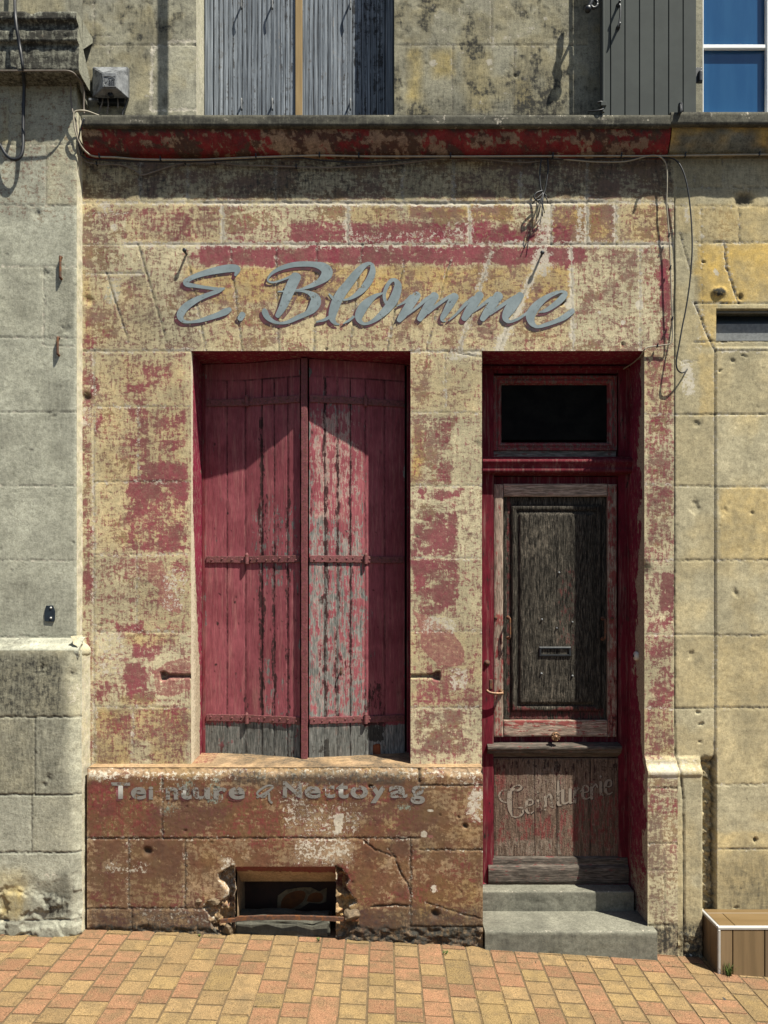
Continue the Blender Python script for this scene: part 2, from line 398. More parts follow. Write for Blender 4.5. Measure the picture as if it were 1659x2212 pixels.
def plain(name, c1, c2=None, scale=60, rough=.75, spec=.12, metal=0., bump=.2, det=5, rust=None, streak=None):
    t = NT(name); c2 = c2 or tuple(q*.7 for q in c1)
    v = t.vmul(t.co, streak) if streak else t.co
    n = t.noise(scale, det, .65, v); col = t.mix(t.ss(n, .35, .65), c1, c2)
    if rust: col = t.mix(t.ss(t.noise(scale*.5, 6, .7, off=3), .5, .62), col, rust)
    if bump: t.bump(t.ma('ADD', n, t.ma('MULTIPLY', t.noise(scale*6, 3), .4)), bump, .002)
    return t.done(col, rough, spec, metal)
def letterpaint(name, col, col2, wear=.2, cov=None):
    """old sign paint: flaked away where the noise says so"""
    t = NT(name); n = t.ma('ADD', t.ma('MULTIPLY', t.noise(38, 9, .74, off=6), .7), t.ma('MULTIPLY', t.noise(150, 5, .7), .3))
    lo = t.noise(9, 3, .6); c = t.mix(t.ss(lo, .35, .65), col, col2); c = t.mix(1., c, t.gray(t.mad(n, .8, .6)), 'MULTIPLY')
    m = t.done(c, .7, .3); tr = t.n('ShaderNodeBsdfTransparent'); mx = t.n('ShaderNodeMixShader')
    f = t.ss(t.ma('ADD', n, t.ma('MULTIPLY', t.ma('SUBTRACT', lo, .5), .25)), wear, wear+.06)
    t.set(mx.inputs[0], f); t.t.links.new(tr.outputs[0], mx.inputs[1]); t.t.links.new(t.b.outputs[0], mx.inputs[2]); t.t.links.new(mx.outputs[0], t.out.inputs[0])
    t.bump(t.ma('ADD', n, 0), .25, .002); return m
# ---------------------------------------------------------------- materials
M = {}
M['mid'] = facade('painted_limestone', (.485, .42, .27), (.41, .36, .235), (.31, .275, .19))
M['plinth'] = facade('painted_plinth_stone', (.29, .20, .125), (.22, .15, .092), (.17, .115, .07), red1=(.13, .038, .032), red2=(.15, .03, .034), br1=(.125, .052, .032), br2=(.105, .056, .028), ochre=(.24, .15, .05))
M['left'] = facade('grey_limestone', (.345, .338, .268), (.31, .303, .238), (.24, .235, .18), ochre=(.36, .27, .10))
M['upper'] = facade('upper_limestone', (.32, .30, .22), (.27, .255, .195), (.19, .18, .14), ochre=(.38, .29, .11))
M['right'] = facade('yellow_limestone', (.40, .35, .23), (.35, .31, .205), (.285, .25, .165), ochre=(.50, .33, .09), br1=(.24, .18, .10), br2=(.26, .18, .085), bump=.5)
M['cornice'] = facade('cornice_stone', (.14, .132, .10), (.105, .10, .08), (.05, .048, .04))
M['frieze'] = facade('red_frieze', (.30, .20, .12), (.24, .15, .10), (.12, .075, .05), red1=(.15, .012, .016), red2=(.21, .012, .018), br1=(.075, .024, .02), br2=(.07, .03, .018))
RED = (.17, .030, .042)
M['shutter'] = wood('red_shutter_wood', (.228, .064, .076), (.178, .046, .056), bare=(.24, .235, .215), bare2=(.10, .105, .098), pale=(.47, .27, .22))
M['shutter_edge'] = wood('red_shutter_edge', (.15, .030, .036), (.12, .022, .028), bias=1.1, bare=(.15, .12, .1))
M['strap'] = plain('painted_rusty_iron', (.18, .056, .060), (.095, .036, .034), 90, .7, .3, bump=.7, rust=(.115, .046, .035))
M['bar'] = plain('rusted_red_bar', (.17, .046, .054), (.09, .03, .03), 120, .75, .25, bump=.8, rust=(.12, .042, .034))
M['iron'] = plain('rusty_iron', (.10, .045, .025), (.05, .03, .022), 80, .8, .3, bump=.6, rust=(.14, .055, .02))
M['darkiron'] = plain('dark_iron', (.025, .027, .03), (.015, .016, .018), 60, .45, .5, .4)
M['doorred'] = wood('dark_red_door_paint', (.120, .013, .022), (.080, .010, .016), bare=(.05, .035, .03), bare2=(.03, .022, .018), bias=1.08, bump=.35)
M['jambred'] = wood('dark_red_jamb_paint', (.18, .020, .042), (.13, .016, .032), bare=(.36, .30, .21), bare2=(.28, .23, .16), pale=(.55, .48, .36), bias=.0, bump=.4, zs=.4)
M['transom'] = wood('faded_transom_paint', (.17, .034, .038), (.125, .028, .030), bare=(.20, .15, .13), bare2=(.10, .075, .065), bias=.72, bump=.5)
M['doorwood'] = wood('bare_pale_door_wood', (.19, .05, .045), (.16, .035, .035), bare=(.33, .255, .20), bare2=(.15, .11, .085), bias=.10, bump=.9)
M['doorwoodh'] = wood('bare_pale_rail_wood', (.19, .05, .045), (.16, .035, .035), bare=(.36, .275, .215), bare2=(.15, .11, .085), bias=.06, horiz=True, bump=.9)
M['panel'] = wood('blackened_panel_wood', (.09, .03, .028), (.07, .02, .02), bare=(.072, .063, .050), bare2=(.012, .011, .0095), pale=(.2, .17, .13), bias=.02, bump=1., pbump=.5, zs=.09)
M['greyrail'] = wood('grey_rail_wood', (.10, .03, .03), (.08, .02, .02), bare=(.17, .155, .135), bare2=(.07, .065, .058), bias=.12, horiz=True, bump=.9)
M['ledge'] = wood('dark_weathered_ledge', (.10, .03, .03), (.08, .02, .02), bare=(.11, .092, .076), bare2=(.045, .038, .032), bias=.10, horiz=True, bump=.9)
M['lowpanel'] = wood('worn_door_boards', (.15, .048, .042), (.12, .035, .032), bare=(.165, .115, .085), bare2=(.085, .058, .043), pale=(.28, .25, .2), bump=.8, pbump=1.)
M['upshut'] = wood('silver_grey_boards', (.2, .2, .2), (.2, .2, .2), bare=(.235, .258, .285), bare2=(.085, .097, .114), bias=-.6, zs=.011, bump=.5)
M['batten'] = plain('ochre_batten', (.28, .19, .085), (.22, .145, .062), 40, .7, .2, streak=(1, 1, .1))
M['metalshut'] = plain('grey_green_metal_paint', (.066, .072, .068), (.058, .063, .060), 6, .8, .05, bump=.05)
M['whitepvc'] = plain('white_frame', (.75, .75, .72), (.7, .7, .68), 10, .4, .4, bump=.02)
M['bluepane'] = plain('blue_reflecting_pane', (.018, .075, .17), (.012, .060, .15), 9, .12, .5, bump=0, streak=(1, 1, .15))
M['blackglass'] = plain('dusty_dark_glass', (.003, .003, .003), (.007, .007, .006), 14, .5, .03, bump=0)
M['ventglass'] = plain('dark_vent_glass', (.02, .028, .036), (.026, .034, .04), 9, .25, .4, bump=.05)
M['ventgrey'] = plain('grey_vent_sill', (.17, .175, .175), (.12, .125, .125), 50, .7, .3, bump=.5)
M['letter'] = letterpaint('grey_blue_sign_paint', (.20, .24, .25), (.15, .185, .195), .36)
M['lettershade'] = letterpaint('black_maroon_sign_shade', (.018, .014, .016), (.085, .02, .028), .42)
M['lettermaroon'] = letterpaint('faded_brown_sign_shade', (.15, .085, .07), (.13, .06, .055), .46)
M['letter2'] = letterpaint('grey_plinth_letter_paint', (.175, .165, .15), (.155, .145, .13), .425)
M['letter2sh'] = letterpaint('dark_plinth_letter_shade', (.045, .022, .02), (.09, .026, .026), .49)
M['letter3'] = letterpaint('taupe_door_letter_paint', (.225, .185, .145), (.20, .165, .13), .43)
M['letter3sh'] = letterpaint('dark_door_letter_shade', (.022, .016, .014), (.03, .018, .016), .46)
M['cableblack'] = plain('black_cable', (.014, .015, .018), (.01, .01, .012), 40, .5, .4, bump=.05)
M['cablebeige'] = plain('beige_cable', (.30, .265, .20), (.23, .20, .15), 40, .6, .3, bump=.05)
M['cablegrey'] = plain('brown_grey_cable', (.17, .14, .115), (.13, .11, .09), 40, .6, .3, bump=.05)
M['boxgrey'] = plain('grimy_grey_plastic', (.20, .205, .21), (.12, .125, .13), 45, .6, .3, bump=.15, rust=(.055, .057, .06))
M['concrete'] = facade('step_concrete', (.175, .168, .132), (.148, .143, .114), (.11, .107, .086), bump=.5)
M['knob'] = plain('old_bronze', (.22, .12, .06), (.09, .05, .03), 90, .5, .5, .5, bump=.3)
M['white'] = plain('chalky_white', (.6, .58, .5), (.5, .48, .42), 80, .8, .2, bump=.4)
M['trim'] = plain('silver_trim', (.42, .41, .39), (.38, .37, .35), 20, .5, .3, .3, bump=0)
M['black'] = plain('dark_hollow', (.006, .005, .005), (.01, .008, .007), 20, .9, .1, bump=.1)
M['brownboard'] = plain('dark_brown_board', (.035, .018, .012), (.022, .013, .01), 14, .8, .2, bump=.3)
M['tar'] = plain('grey_mastic', (.05, .05, .05), (.03, .03, .03), 60, .8, .2, bump=.8)
M['paper'] = plain('torn_cream_paper', (.17, .125, .07), (.09, .066, .038), 35, .8, .05, bump=.4)
M['orange'] = plain('orange_print', (.13, .042, .010), (.08, .028, .008), 22, .7, .2, bump=.2)
M['tilewood'] = plain('wood_effect_tile', (.185, .125, .068), (.135, .09, .048), 22, .45, .35, bump=.08, streak=(1, 1, .05), det=7)
M['tiletop'] = plain('wood_effect_tread', (.16, .105, .048), (.125, .08, .034), 22, .45, .35, bump=.06, streak=(.06, 1, 1), det=7)
M['grout'] = plain('dark_grout', (.05, .045, .04), None, 60, .9, .1)
M['grass'] = plain('weed_green', (.075, .11, .025), (.05, .08, .02), 30, .7, .2, bump=0)
M['asphalt'] = plain('asphalt', (.05, .05, .05), (.04, .04, .04), 80, .9, .2, bump=.6)
M['sand'] = plain('joint_sand', (.135, .095, .055), (.085, .06, .034), 120, .95, .1, bump=.6)
M['rock'] = facade('rubble_stone', (.19, .14, .09), (.15, .11, .07), (.09, .068, .047), bump=.9)
def pavermat():
    t = NT('clay_paver'); R, B, O, W = t.attr('A')
    col = t.mix(t.ss(R, .42, .58), (.215, .142, .068), (.212, .112, .062))
    col = t.mix(t.ss(W, .4, .9), col, (.205, .140, .062))
    col = t.mix(1., col, t.gray(t.mad(B, .30, .82)), 'MULTIPLY')
    col = t.mix(t.ma('MULTIPLY', t.ss(t.noise(14, 6, .7), .42, .64), .6), col, (.12, .085, .045)); col = t.mix(t.ma('MULTIPLY', t.ss(t.noise(3.2, 7, .72, off=6), .52, .68), .5), col, (.10, .075, .045))
    sp = t.noise(230, 4, .75); col = t.mix(1., col, t.gray(t.mad(sp, 4.2, -1.1)), 'MULTIPLY')
    col = t.mix(t.ma('MULTIPLY', t.ss(t.noise(170, 3, .6, off=4), .62, .7), .5), col, (.33, .24, .12))
    t.bump(t.ma('ADD', sp, t.ma('MULTIPLY', t.noise(40, 4), .6)), .5, .003); return t.done(col, .85, .2)
M['paver'] = pavermat()

# ---------------------------------------------------------------- ground
def pavement():
    rg = random.Random(5); bm = bmesh.new(); la = bm.verts.layers.float_color.new('A')
    pit = .1170; gap = .0013; i = 0; x = -4.4
    while x < 4.4:
        y = .10-(.0505 if i % 2 else 0.)-rg.uniform(0, .012)
        while y > -2.3:
            L = .25 if rg.random() < .08 else .1010
            if L > .2: L = .2020
            c = 1. if rg.random() < .42 else 0.
            if y > -1.0 or True:
                dz, tx, ty = rg.uniform(-.0012, .0012), rg.uniform(-.006, .006), rg.uniform(-.008, .008)
                x0, x1, y1, y0 = x+gap, x+pit-gap, y-gap, y-L+gap
                g = bmesh.ops.create_cube(bm, size=1.)['verts']
                cx, cy = (x0+x1)/2, (y0+y1)/2
                for v in g:
                    px, py = cx+v.co.x*(x1-x0), cy+v.co.y*(y1-y0)
                    top = v.co.z > 0
                    v.co = Vector((px, py, gz(px)+(dz+tx*(px-cx)+ty*(py-cy) if top else -.05)))
                es = [e for e in {e for v in g for e in v.link_edges} if all(w.co.z > gz(w.co.x)-.02 for w in e.verts)]
                r = bmesh.ops.bevel(bm, geom=es, offset=.0035, segments=2, affect='EDGES')
                br, wv = rg.random(), rg.random()
                cc = (min(1, max(0, c+rg.uniform(-.12, .12))), br, 0., wv if c < .5 else 0.)
                for v in {v for f in r['faces'] for v in f.verts} | {v for v in g if v.is_valid}: v[la] = cc
            y -= L
        x += pit; i += 1
    o = bm_obj('pavement', bm, M['paver']); tag(o, kind='structure')
    n = 60; bm = bmesh.new(); rows = []
    for k in range(n+1):
        px = -4.6+9.2*k/n; rows.append([bm.verts.new((px, yy, gz(px)-.0028)) for yy in (-2.32, .25)])
    for a, b in zip(rows[:-1], rows[1:]): bm.faces.new((a[0], b[0], b[1], a[1]))
    tag(bm_obj('joint_sand', bm, M['sand']), kind='structure')
    bm = bmesh.new(); rows = []
    for k in range(n+1):
        px = -4.6+9.2*k/n; rows.append([bm.verts.new((px, yy, gz(px)+zz)) for yy, zz in ((-2.30, -.30), (-2.30, .003), (-2.31, .008), (-2.44, .008), (-2.45, .0), (-2.45, -.30))])
    for a, b in zip(rows[:-1], rows[1:]):
        for j in range(5): bm.faces.new((a[j], a[j+1], b[j+1], b[j]))
    bmesh.ops.recalc_face_normals(bm, faces=bm.faces)
    tag(bm_obj('kerb', bm, M['concrete']), kind='structure')
    bm = bmesh.new(); q = 150
    xs = [-q, -40, -12, -5, -2.5, 0, 2.5, 5, 12, 40, q]
    zf = lambda px: gz(max(-5, min(5, px)))-.13
    rows = [[bm.verts.new((px, yy, zf(px))) for yy in (-q, -2.4, 6, q)] for px in xs]
    for a, b in zip(rows[:-1], rows[1:]):
        for j in range(3): bm.faces.new((a[j], b[j], b[j+1], a[j+1]))
    tag(bm_obj('road', bm, M['asphalt']), kind='structure')
pavement()

# ---------------------------------------------------------------- the painted shop house
house = empty('shop_house', (0, 0, gz(0)), 'peeling red painted stone shop front with closed shutters and a worn door, in the middle', 'house')
WIN = (413, 758, 887, 1666); DOOR = (1041, 758, 1392, 2120)

def mid_wall(f):
    f.base_relief(.0011)
    R, El = f.rect, f.ell
    kw = dict(w=1.0, dark=.5, white=.35, dep=.002, ww=3.5)
    f.blocks([(333, 438, 178, 1456, [303, 405, 595, 871, 980, 1124, 1268])], amp=.05, w=2.2, dark=.25, white=.62, dep=.002, ww=4)
    f.blocks([(438, 461, 178, 273, []), (461, 529, 178, 267, [])], **kw)
    f.blocks([(438, 528, 273, 1456, [481, 751, 1014, 1190, 1268, 1330])], w=1.6, dark=.5, white=.8, dep=.003, ww=5.5)
    f.seg([(440, 439), (640, 438), (900, 440), (1200, 438), (1300, 436)], w=2, dark=.3, white=1., ww=5.)
    f.seg([(178, 592), (317, 590)], w=1.4, dark=.4, white=.5)
    for p in ([(230, 590), (277, 739)], [(298, 529), (360, 739)], [(403, 548), (422, 640), (445, 757)], [(497, 540), (523, 757)], [(596, 540), (602, 757)], [(684, 530), (678, 757)], [(783, 529), (755, 757)], [(873, 565), (837, 757)], [(972, 565), (921, 757)]):
        f.seg(p, w=1.7, dark=.75, white=.3, dep=.004, ww=4)
    f.seg([(1062, 545), (992, 757)], w=1.6, dark=.5, white=.7, ww=7)
    f.seg([(1168, 554), (1110, 680), (1077, 757)], w=1.4, dark=.5, white=1., ww=9)
    f.seg([(1233, 528), (1238, 757)], w=1.4, dark=.4, white=.85, ww=5)
    f.seg([(1383, 528), (1383, 757)], w=1.4, dark=.4, white=.5, ww=4)
    f.seg([(178, 758), (413, 758)], w=1.7, dark=.7, white=.6); f.seg([(887, 759), (1041, 759)], w=1.7, dark=.7, white=.5)
    f.blocks([(758, 878, 203, 413, []), (878, 1040, 203, 413, [298]), (1040, 1199, 203, 413, []), (1199, 1365, 203, 413, [296]), (1365, 1527, 203, 413, []), (1527, 1655, 203, 413, [287])], **kw)
    f.seg([(203, 758), (204, 1655)], w=1.8, dark=.5, white=.45)
    f.blocks([(758, 891, 887, 1041, [962]), (891, 1049, 887, 1041, []), (1049, 1206, 887, 1041, []), (1206, 1364, 887, 1041, []), (1364, 1528, 887, 1041, []), (1528, 1655, 887, 1041, [])], **kw)
    f.blocks([(758, 895, 1392, 1456, []), (895, 1047, 1392, 1456, []), (1047, 1210, 1392, 1456, []), (1210, 1371, 1392, 1456, []), (1371, 1530, 1392, 1456, []), (1530, 1640, 1392, 1456, [])], **kw)
    # ---- brown and mauve old layers
    R('brown', 178, 333, 1456, 432, .55, 6); R('grime', 178, 335, 1456, 425, .60, 10); R('brown', 560, 333, 760, 430, .25, 20, 'sub')  # top row's brown and grime also paint the cornice's cast shadow darker
    R('brown', 178, 436, 1456, 760, .27, 10)
    R('brown', 178, 437, 205, 1650, .46, 6); R('brown', 205, 760, 300, 1655, .26, 14)
    R('grime', 290, 600, 420, 750, .28, 30); R('grime', 180, 440, 270, 760, .15, 30)
    for a in ((410, 446, 478, 480, .6), (481, 455, 580, 527, .45), (660, 440, 751, 470, .55), (300, 475, 420, 527, .42), (600, 438, 660, 527, .35)): R('brown', *a)
    for a in ((885, 441, 1012, 470, .85), (1016, 441, 1110, 475, .85), (1190, 442, 1268, 524, .85), (1272, 442, 1330, 524, .75), (1335, 440, 1440, 524, .45)):
        R('brown', *a); R('ochre', *a)
    R('brown', 930, 465, 1120, 528, .8, 14); R('brown', 1100, 450, 1190, 528, .5)
    for a in ((1000, 625, 1110, 660, .55), (870, 620, 1000, 700, .35), (1385, 530, 1452, 757, .52), (1245, 540, 1380, 757, .34), (1130, 615, 1230, 660, .6)): R('brown', *a)
    R('ochre', 400, 575, 1230, 655, .75, 10); R('ochre', 430, 650, 1230, 757, .25, 20); R('ochre', 1080, 625, 1230, 660, .9)
    R('ochre', 180, 590, 200, 760, .5); R('ochre', 755, 442, 860, 480, .45); R('ochre', 205, 760, 413, 1200, .38, 30); R('ochre', 889, 780, 1041, 900, .3, 20); R('ochre', 889, 920, 912, 1050, .8); R('ochre', 190, 600, 330, 757, .25, 30)
    f.weather('brown', .28, 55); f.weather('grime', .20, 80)
    # ---- red paint
    for a in ((430, 530, 1262, 572, 1.0), (405, 545, 440, 575, .5), (620, 490, 751, 528, .72), (690, 482, 751, 528, .6), (755, 484, 930, 528, .74), (930, 484, 1180, 528, .5), (1010, 490, 1075, 528, .65), (500, 505, 620, 528, .5), (372, 455, 415, 520, .5), (300, 448, 345, 470, .45), (500, 445, 520, 500, .4), (1196, 535, 1232, 572, .4), (1240, 545, 1270, 568, .6), (1180, 445, 1200, 528, .3)): R('red', *a)
    R('red', 560, 532, 740, 572, .93, 8); R('red', 790, 532, 880, 570, .93, 8); R('red', 1195, 555, 1232, 580, .85)
    R('red', 180, 438, 1456, 530, .2, 10); R('red', 180, 530, 320, 757, .2, 15); R('red', 1385, 440, 1456, 640, .28, 10); R('red', 1427, 560, 1447, 757, .86, 5); R('red', 180, 690, 206, 760, .55)
    for a in ((373, 761, 402, 775, .75), (305, 788, 366, 873, .55), (273, 829, 332, 877, .62), (273, 879, 324, 942, .7), (329, 879, 407, 934, .5), (273, 940, 300, 1038, .58), (298, 944, 322, 1006, .9), (341, 950, 387, 1000, .55), (298, 1000, 396, 1040, 1.05), (270, 1042, 408, 1080, .95), (284, 1078, 320, 1119, .9), (317, 1080, 402, 1117, .52), (375, 1110, 392, 1160, .65), (300, 1150, 408, 1192, .7), (350, 1170, 405, 1190, .95), (366, 1212, 405, 1250, .5), (225, 780, 300, 830, .25), (208, 884, 214, 950, .9), (195, 804, 212, 853, .95), (178, 760, 200, 1640, .42), (178, 1236, 202, 1300, .8), (210, 1190, 230, 1235, .3),
              (253, 1342, 310, 1366, .72), (288, 1388, 346, 1420, .7), (270, 1428, 320, 1504, .68), (201, 1460, 240, 1518, .55), (350, 1520, 405, 1545, .5), (215, 1535, 285, 1600, .42), (300, 1545, 350, 1620, .38)): R('red', *a)
    for a in ((275, 1364, 380, 1394, .65), (262, 1500, 335, 1524, .7), (290, 1530, 410, 1600, .5), (207, 1530, 285, 1655, .5), (330, 1580, 400, 1655, .4)): R('brown', *a); R('ochre', *a[:4], .5)
    R('grime', 203, 1600, 413, 1656, .35, 20); R('grime', 205, 960, 250, 1030, .32, 14)
    for a in ((889, 760, 926, 892, .5), (889, 896, 978, 1048, .66), (926, 920, 972, 960, .35), (889, 1085, 960, 1130, .75), (891, 1535, 1002, 1630, .7), (960, 870, 1000, 890, .4), (1000, 1050, 1041, 1095, .25)): R('brown', *a)
    for a in ((905, 1052, 1003, 1078, .68), (940, 900, 975, 1040, .45), (889, 1105, 990, 1206, .78), (889, 1160, 990, 1206, .5), (892, 1208, 994, 1300, .9), (900, 1290, 990, 1330, .62), (895, 1435, 1006, 1522, .48), (1003, 1440, 1038, 1540, .5)): R('red', *a)
    for a in ((1397, 859, 1452, 896, .62), (1394, 896, 1452, 1047, .66), (1400, 1050, 1452, 1190, .6), (1395, 760, 1456, 860, .52), (1400, 1480, 1456, 1640, .55)): R('brown', *a)
    for a in ((1425, 1232, 1456, 1345, .82), (1400, 1318, 1446, 1360, .55), (1402, 1380, 1456, 1530, .62), (1440, 1380, 1450, 1500, .85), (1410, 1050, 1456, 1130, .45), (1450, 760, 1456, 1640, .75)): R('red', *a)
    R('red', 262, 775, 408, 1000, .32, 14); R('red', 268, 990, 408, 1195, .55, 14); R('red', 620, 478, 1235, 530, .62, 10); R('red', 300, 1340, 340, 1520, .4, 12)
    R('red', 178, 436, 1456, 1656, .20, 14); R('red', 205, 1180, 413, 1656, .3, 14); R('red', 889, 1190, 1041, 1656, .28, 14); R('red', 1392, 760, 1456, 1640, .36, 8); R('red', 178, 440, 640, 530, .34, 14)
    nzr = fbm(f.U/48, f.V/34, 311, 6, .78); nzb = fbm(f.U/52, f.V/40, 313, 6, .78); vst = fbm(f.U/7, f.V/60, 317, 3)
    f.c['red'] *= .45+.95*sst(nzr, .34, .60)+.4*(vst-.3); f.c['brown'] *= .42+1.1*sst(nzb, .34, .62)
    R('red', 430, 532, 1262, 571, .92, 6); R('red', 620, 486, 1235, 528, .58, 10); R('red', 690, 488, 760, 528, .8, 8)
    # ---- repair plaster in pinks, whites
    f.poly('pink', [(889, 1318), (930, 1335), (976, 1362), (1000, 1400), (1003, 1425), (990, 1436), (948, 1440), (930, 1420), (911, 1397), (905, 1350)], .95)
    f.poly('pink', [(320, 1217), (352, 1213), (366, 1262), (395, 1312), (388, 1325), (360, 1318), (338, 1300), (345, 1275), (318, 1250)], .9)
    f.poly('pink', [(330, 1450), (360, 1430), (411, 1418), (411, 1492), (370, 1507), (340, 1500)], .85)
    f.poly('pink', [(240, 1225), (262, 1206), (300, 1203), (322, 1222), (318, 1250), (300, 1248), (270, 1240)], .55)
    R('white', 912, 1335, 985, 1362, .6, 6); R('white', 975, 1440, 1012, 1490, .6, 6); R('white', 357, 1230, 400, 1318, .34, 6); R('white', 235, 600, 262, 665, .45); R('teal', 232, 605, 262, 655, .35)
    R('white', 968, 758, 1041, 774, .8, 4); R('white', 205, 440, 260, 470, .35); R('white', 960, 480, 1000, 520, .35); R('white', 755, 500, 1010, 540, .33, 8); R('white', 1160, 440, 1190, 528, .62); R('white', 1150, 540, 1190, 600, .75, 10); R('white', 1245, 440, 1260, 525, .6, 4); R('white', 205, 1365, 270, 1460, .3)
    R('white', 178, 880, 200, 920, .6)
    for cu, cv, r in ((1381, 659, 10), (1345, 696, 6), (1296, 677, 4), (1116, 664, 11), (1230, 655, 12), (246, 490, 8)): El('white', cu, cv, r, r*1.1, 1.1, .3, w=.3)
    El('grime', 1345, 810, 10, 6, .3)
    R('black', 180, 437, 1456, 758, .5, 20); R('black', 203, 880, 413, 1655, .35, 30)
    # ---- holes, slots and damage
    for cu, cv, r, d in ((413, 655, 7, .02), (1213, 650, 8, .02), (190, 648, 10, .008), (187, 858, 9, .012), (1345, 745, 5, .006), (1030, 960, 8, .004), (1390, 1230, 16, .012), (1165, 432, 6, .01), (318, 1640, 5, .004), (705, 755, 3, .006)):
        k = f.sl(cu-r*2, cv-r*2, cu+r*2, cv+r*2, 3); m = np.exp(-(((f.U[k]+f.ju[k]*.6-cu)/r)**2+((f.V[k]+f.jv[k]*.6-cv)/r)**2)**1.5)
        f.h[k] -= m*d; f.c['joint'][k] = np.maximum(f.c['joint'][k], m*.75*(d > .009))
    for a, b, sgn in ((347, 413, 1), (887, 950, -1)):                   # stay slots beside the window
        k = f.sl(a, 1440, b, 1480, 4); e = a if sgn > 0 else b
        t = np.clip(np.abs(f.U[k]-e)/66, 0, 1); hw = 10-5.5*sst(t, .1, .3)
        m = (1-sst(np.abs(f.V[k]-1461+f.jv[k]*.5), hw-2, hw+1))*(f.U[k]+f.ju[k]*.3 > a)*(f.U[k]+f.ju[k]*.3 < b+1)
        f.h[k] -= m*(.03-.018*sst(t, 0, .5)); f.c['joint'][k] = np.maximum(f.c['joint'][k], m*.5)
    f.pits(240, (1.2, 3.2), .004); f.seg([(985, 762), (1041, 772)], w=1.2, dark=.7, white=.6, dep=.004)
    k = f.sl(370, 560, 1250, 722, 0); f.h[k] = np.minimum(f.h[k], -.0002)
    # base moulding to the right of the door
    k = f.sl(1392, 1500, 1460, 2130, 5); v = f.V[k]+f.jv[k]*.5
    wv = sst(v, 1632, 1642)*.02+sst(v, 1645, 1664)*.03-sst(v, 1668, 1674)*.006
    f.h[k] += wv*(f.U[k] >= 1392)
    R('brown', 1392, 1668, 1460, 1900, .62); R('red', 1392, 1690, 1460, 1760, .4); R('white', 1395, 1645, 1460, 1676, .75, 4); R('pink', 1440, 1810, 1456, 1840, .6); R('brown', 1392, 1890, 1460, 2080, .45); R('grime', 1392, 1985, 1460, 2130, .95, 12); R('grime', 1392, 1750, 1425, 2000, .35)
    for v in (1697, 1816, 1872, 1990): f.seg([(1392, v), (1456, v)], w=1.6, dark=.5, white=.2, dep=.004)
    f.seg([(1428, 1830), (1428, 2050)], w=1.5, dark=.6, white=.1)

def jamb_ch(a, b, la, lb): return dict(red=.6)
YW, YD = .235, .225
x0, x1, zt, zb = X(413), X(887), Z(758), Z(1670, -.08)
dx0, dx1 = X(1041), X(1392)
nz = lambda s, k=30: (lambda a, b, la, lb: fbm(la*k, lb*k, s, 4))
zs_ = lambda a, lo, hi: sst(a, lo, hi)
grid_obj('window_reveal', [
    sheet((x0, 0, zt), (x0, 0, zb), (x0, YW, zb), (x0, YW, zt), seed=31, ch=dict(red=lambda a, b, la, lb: 1.15*(b > .10+.06*fbm(la*14, lb*14, 5)+.60*sst(a, .30, .85)*(.75+.5*fbm(la*6, lb*3, 8))), white=lambda a, b, la, lb: .9*(1-sst(b, .05, .6)))),
    sheet((x1, 0, zb), (x1, 0, zt), (x1, YW, zt), (x1, YW, zb), seed=32, ch=dict(red=1.1)),
    sheet((x0, 0, zt), (x0, YW, zt), (x1, YW, zt), (x1, 0, zt), seed=33, ch=dict(red=1.15))], M['jambred'], house)
grid_obj('door_reveal', [
    sheet((dx0, 0, zt), (dx0, 0, -.2), (dx0, YD+.06, -.2), (dx0, YD+.06, zt), seed=34, ch=dict(red=1.1)),
    sheet((dx0, 0, zt), (dx0, YD+.06, zt), (dx1, YD+.06, zt), (dx1, 0, zt), seed=36, ch=dict(red=1.15))], M['jambred'], house)
# right door reveal bulges out at its foot with the base moulding
def right_jamb():
    zs = np.linspace(zt, -.2, 240); ts = np.linspace(0, 1, 26); A, B = np.meshgrid(zs, ts, indexing='ij')
    v = V0-(A-E)*S; fo = sst(v, 1632, 1642)*.02+sst(v, 1645, 1664)*.03-sst(v, 1668, 1674)*.006
    Yf = -fo; Yq = Yf+(YD+.06-Yf)*B
    wob = (fbm(A*22, B*9, 51, 4)-.5)*.010*np.sin(np.pi*np.clip(B, 0, 1))**.5
    ch = sst(v, 1600, 1700)*.012
    Q = np.stack([dx1+wob*(B > 0)+ch*(1-B), Yq, A], -1)[:, ::-1]
    B2 = B[:, ::-1]; A2 = A[:, ::-1]; n = fbm(A2*11, B2*5, 57, 4); vv = v[:, ::-1]
    red = np.where(B2 > .22+.5*(n-.5)+.2*sst(vv, 1100, 1300)*(1-sst(vv, 1500, 1560)), 1., .15)
    return (Q, None, dict(red=np.where(red > .5, 1.15, .1)*(1-.6*sst(vv, 1800, 1950)), white=.2+0*A2, grime=.35*sst(vv, 1700, 1950)))
grid_obj('door_side_reveal', [right_jamb()], M['jambred'], house)
relief('wall', 178, 1456, 333, 2130, 0., mid_wall, M['mid'], house, holes=(WIN, DOOR, (178, 1672, 1041, 2130)), step=2.5, seed=11)

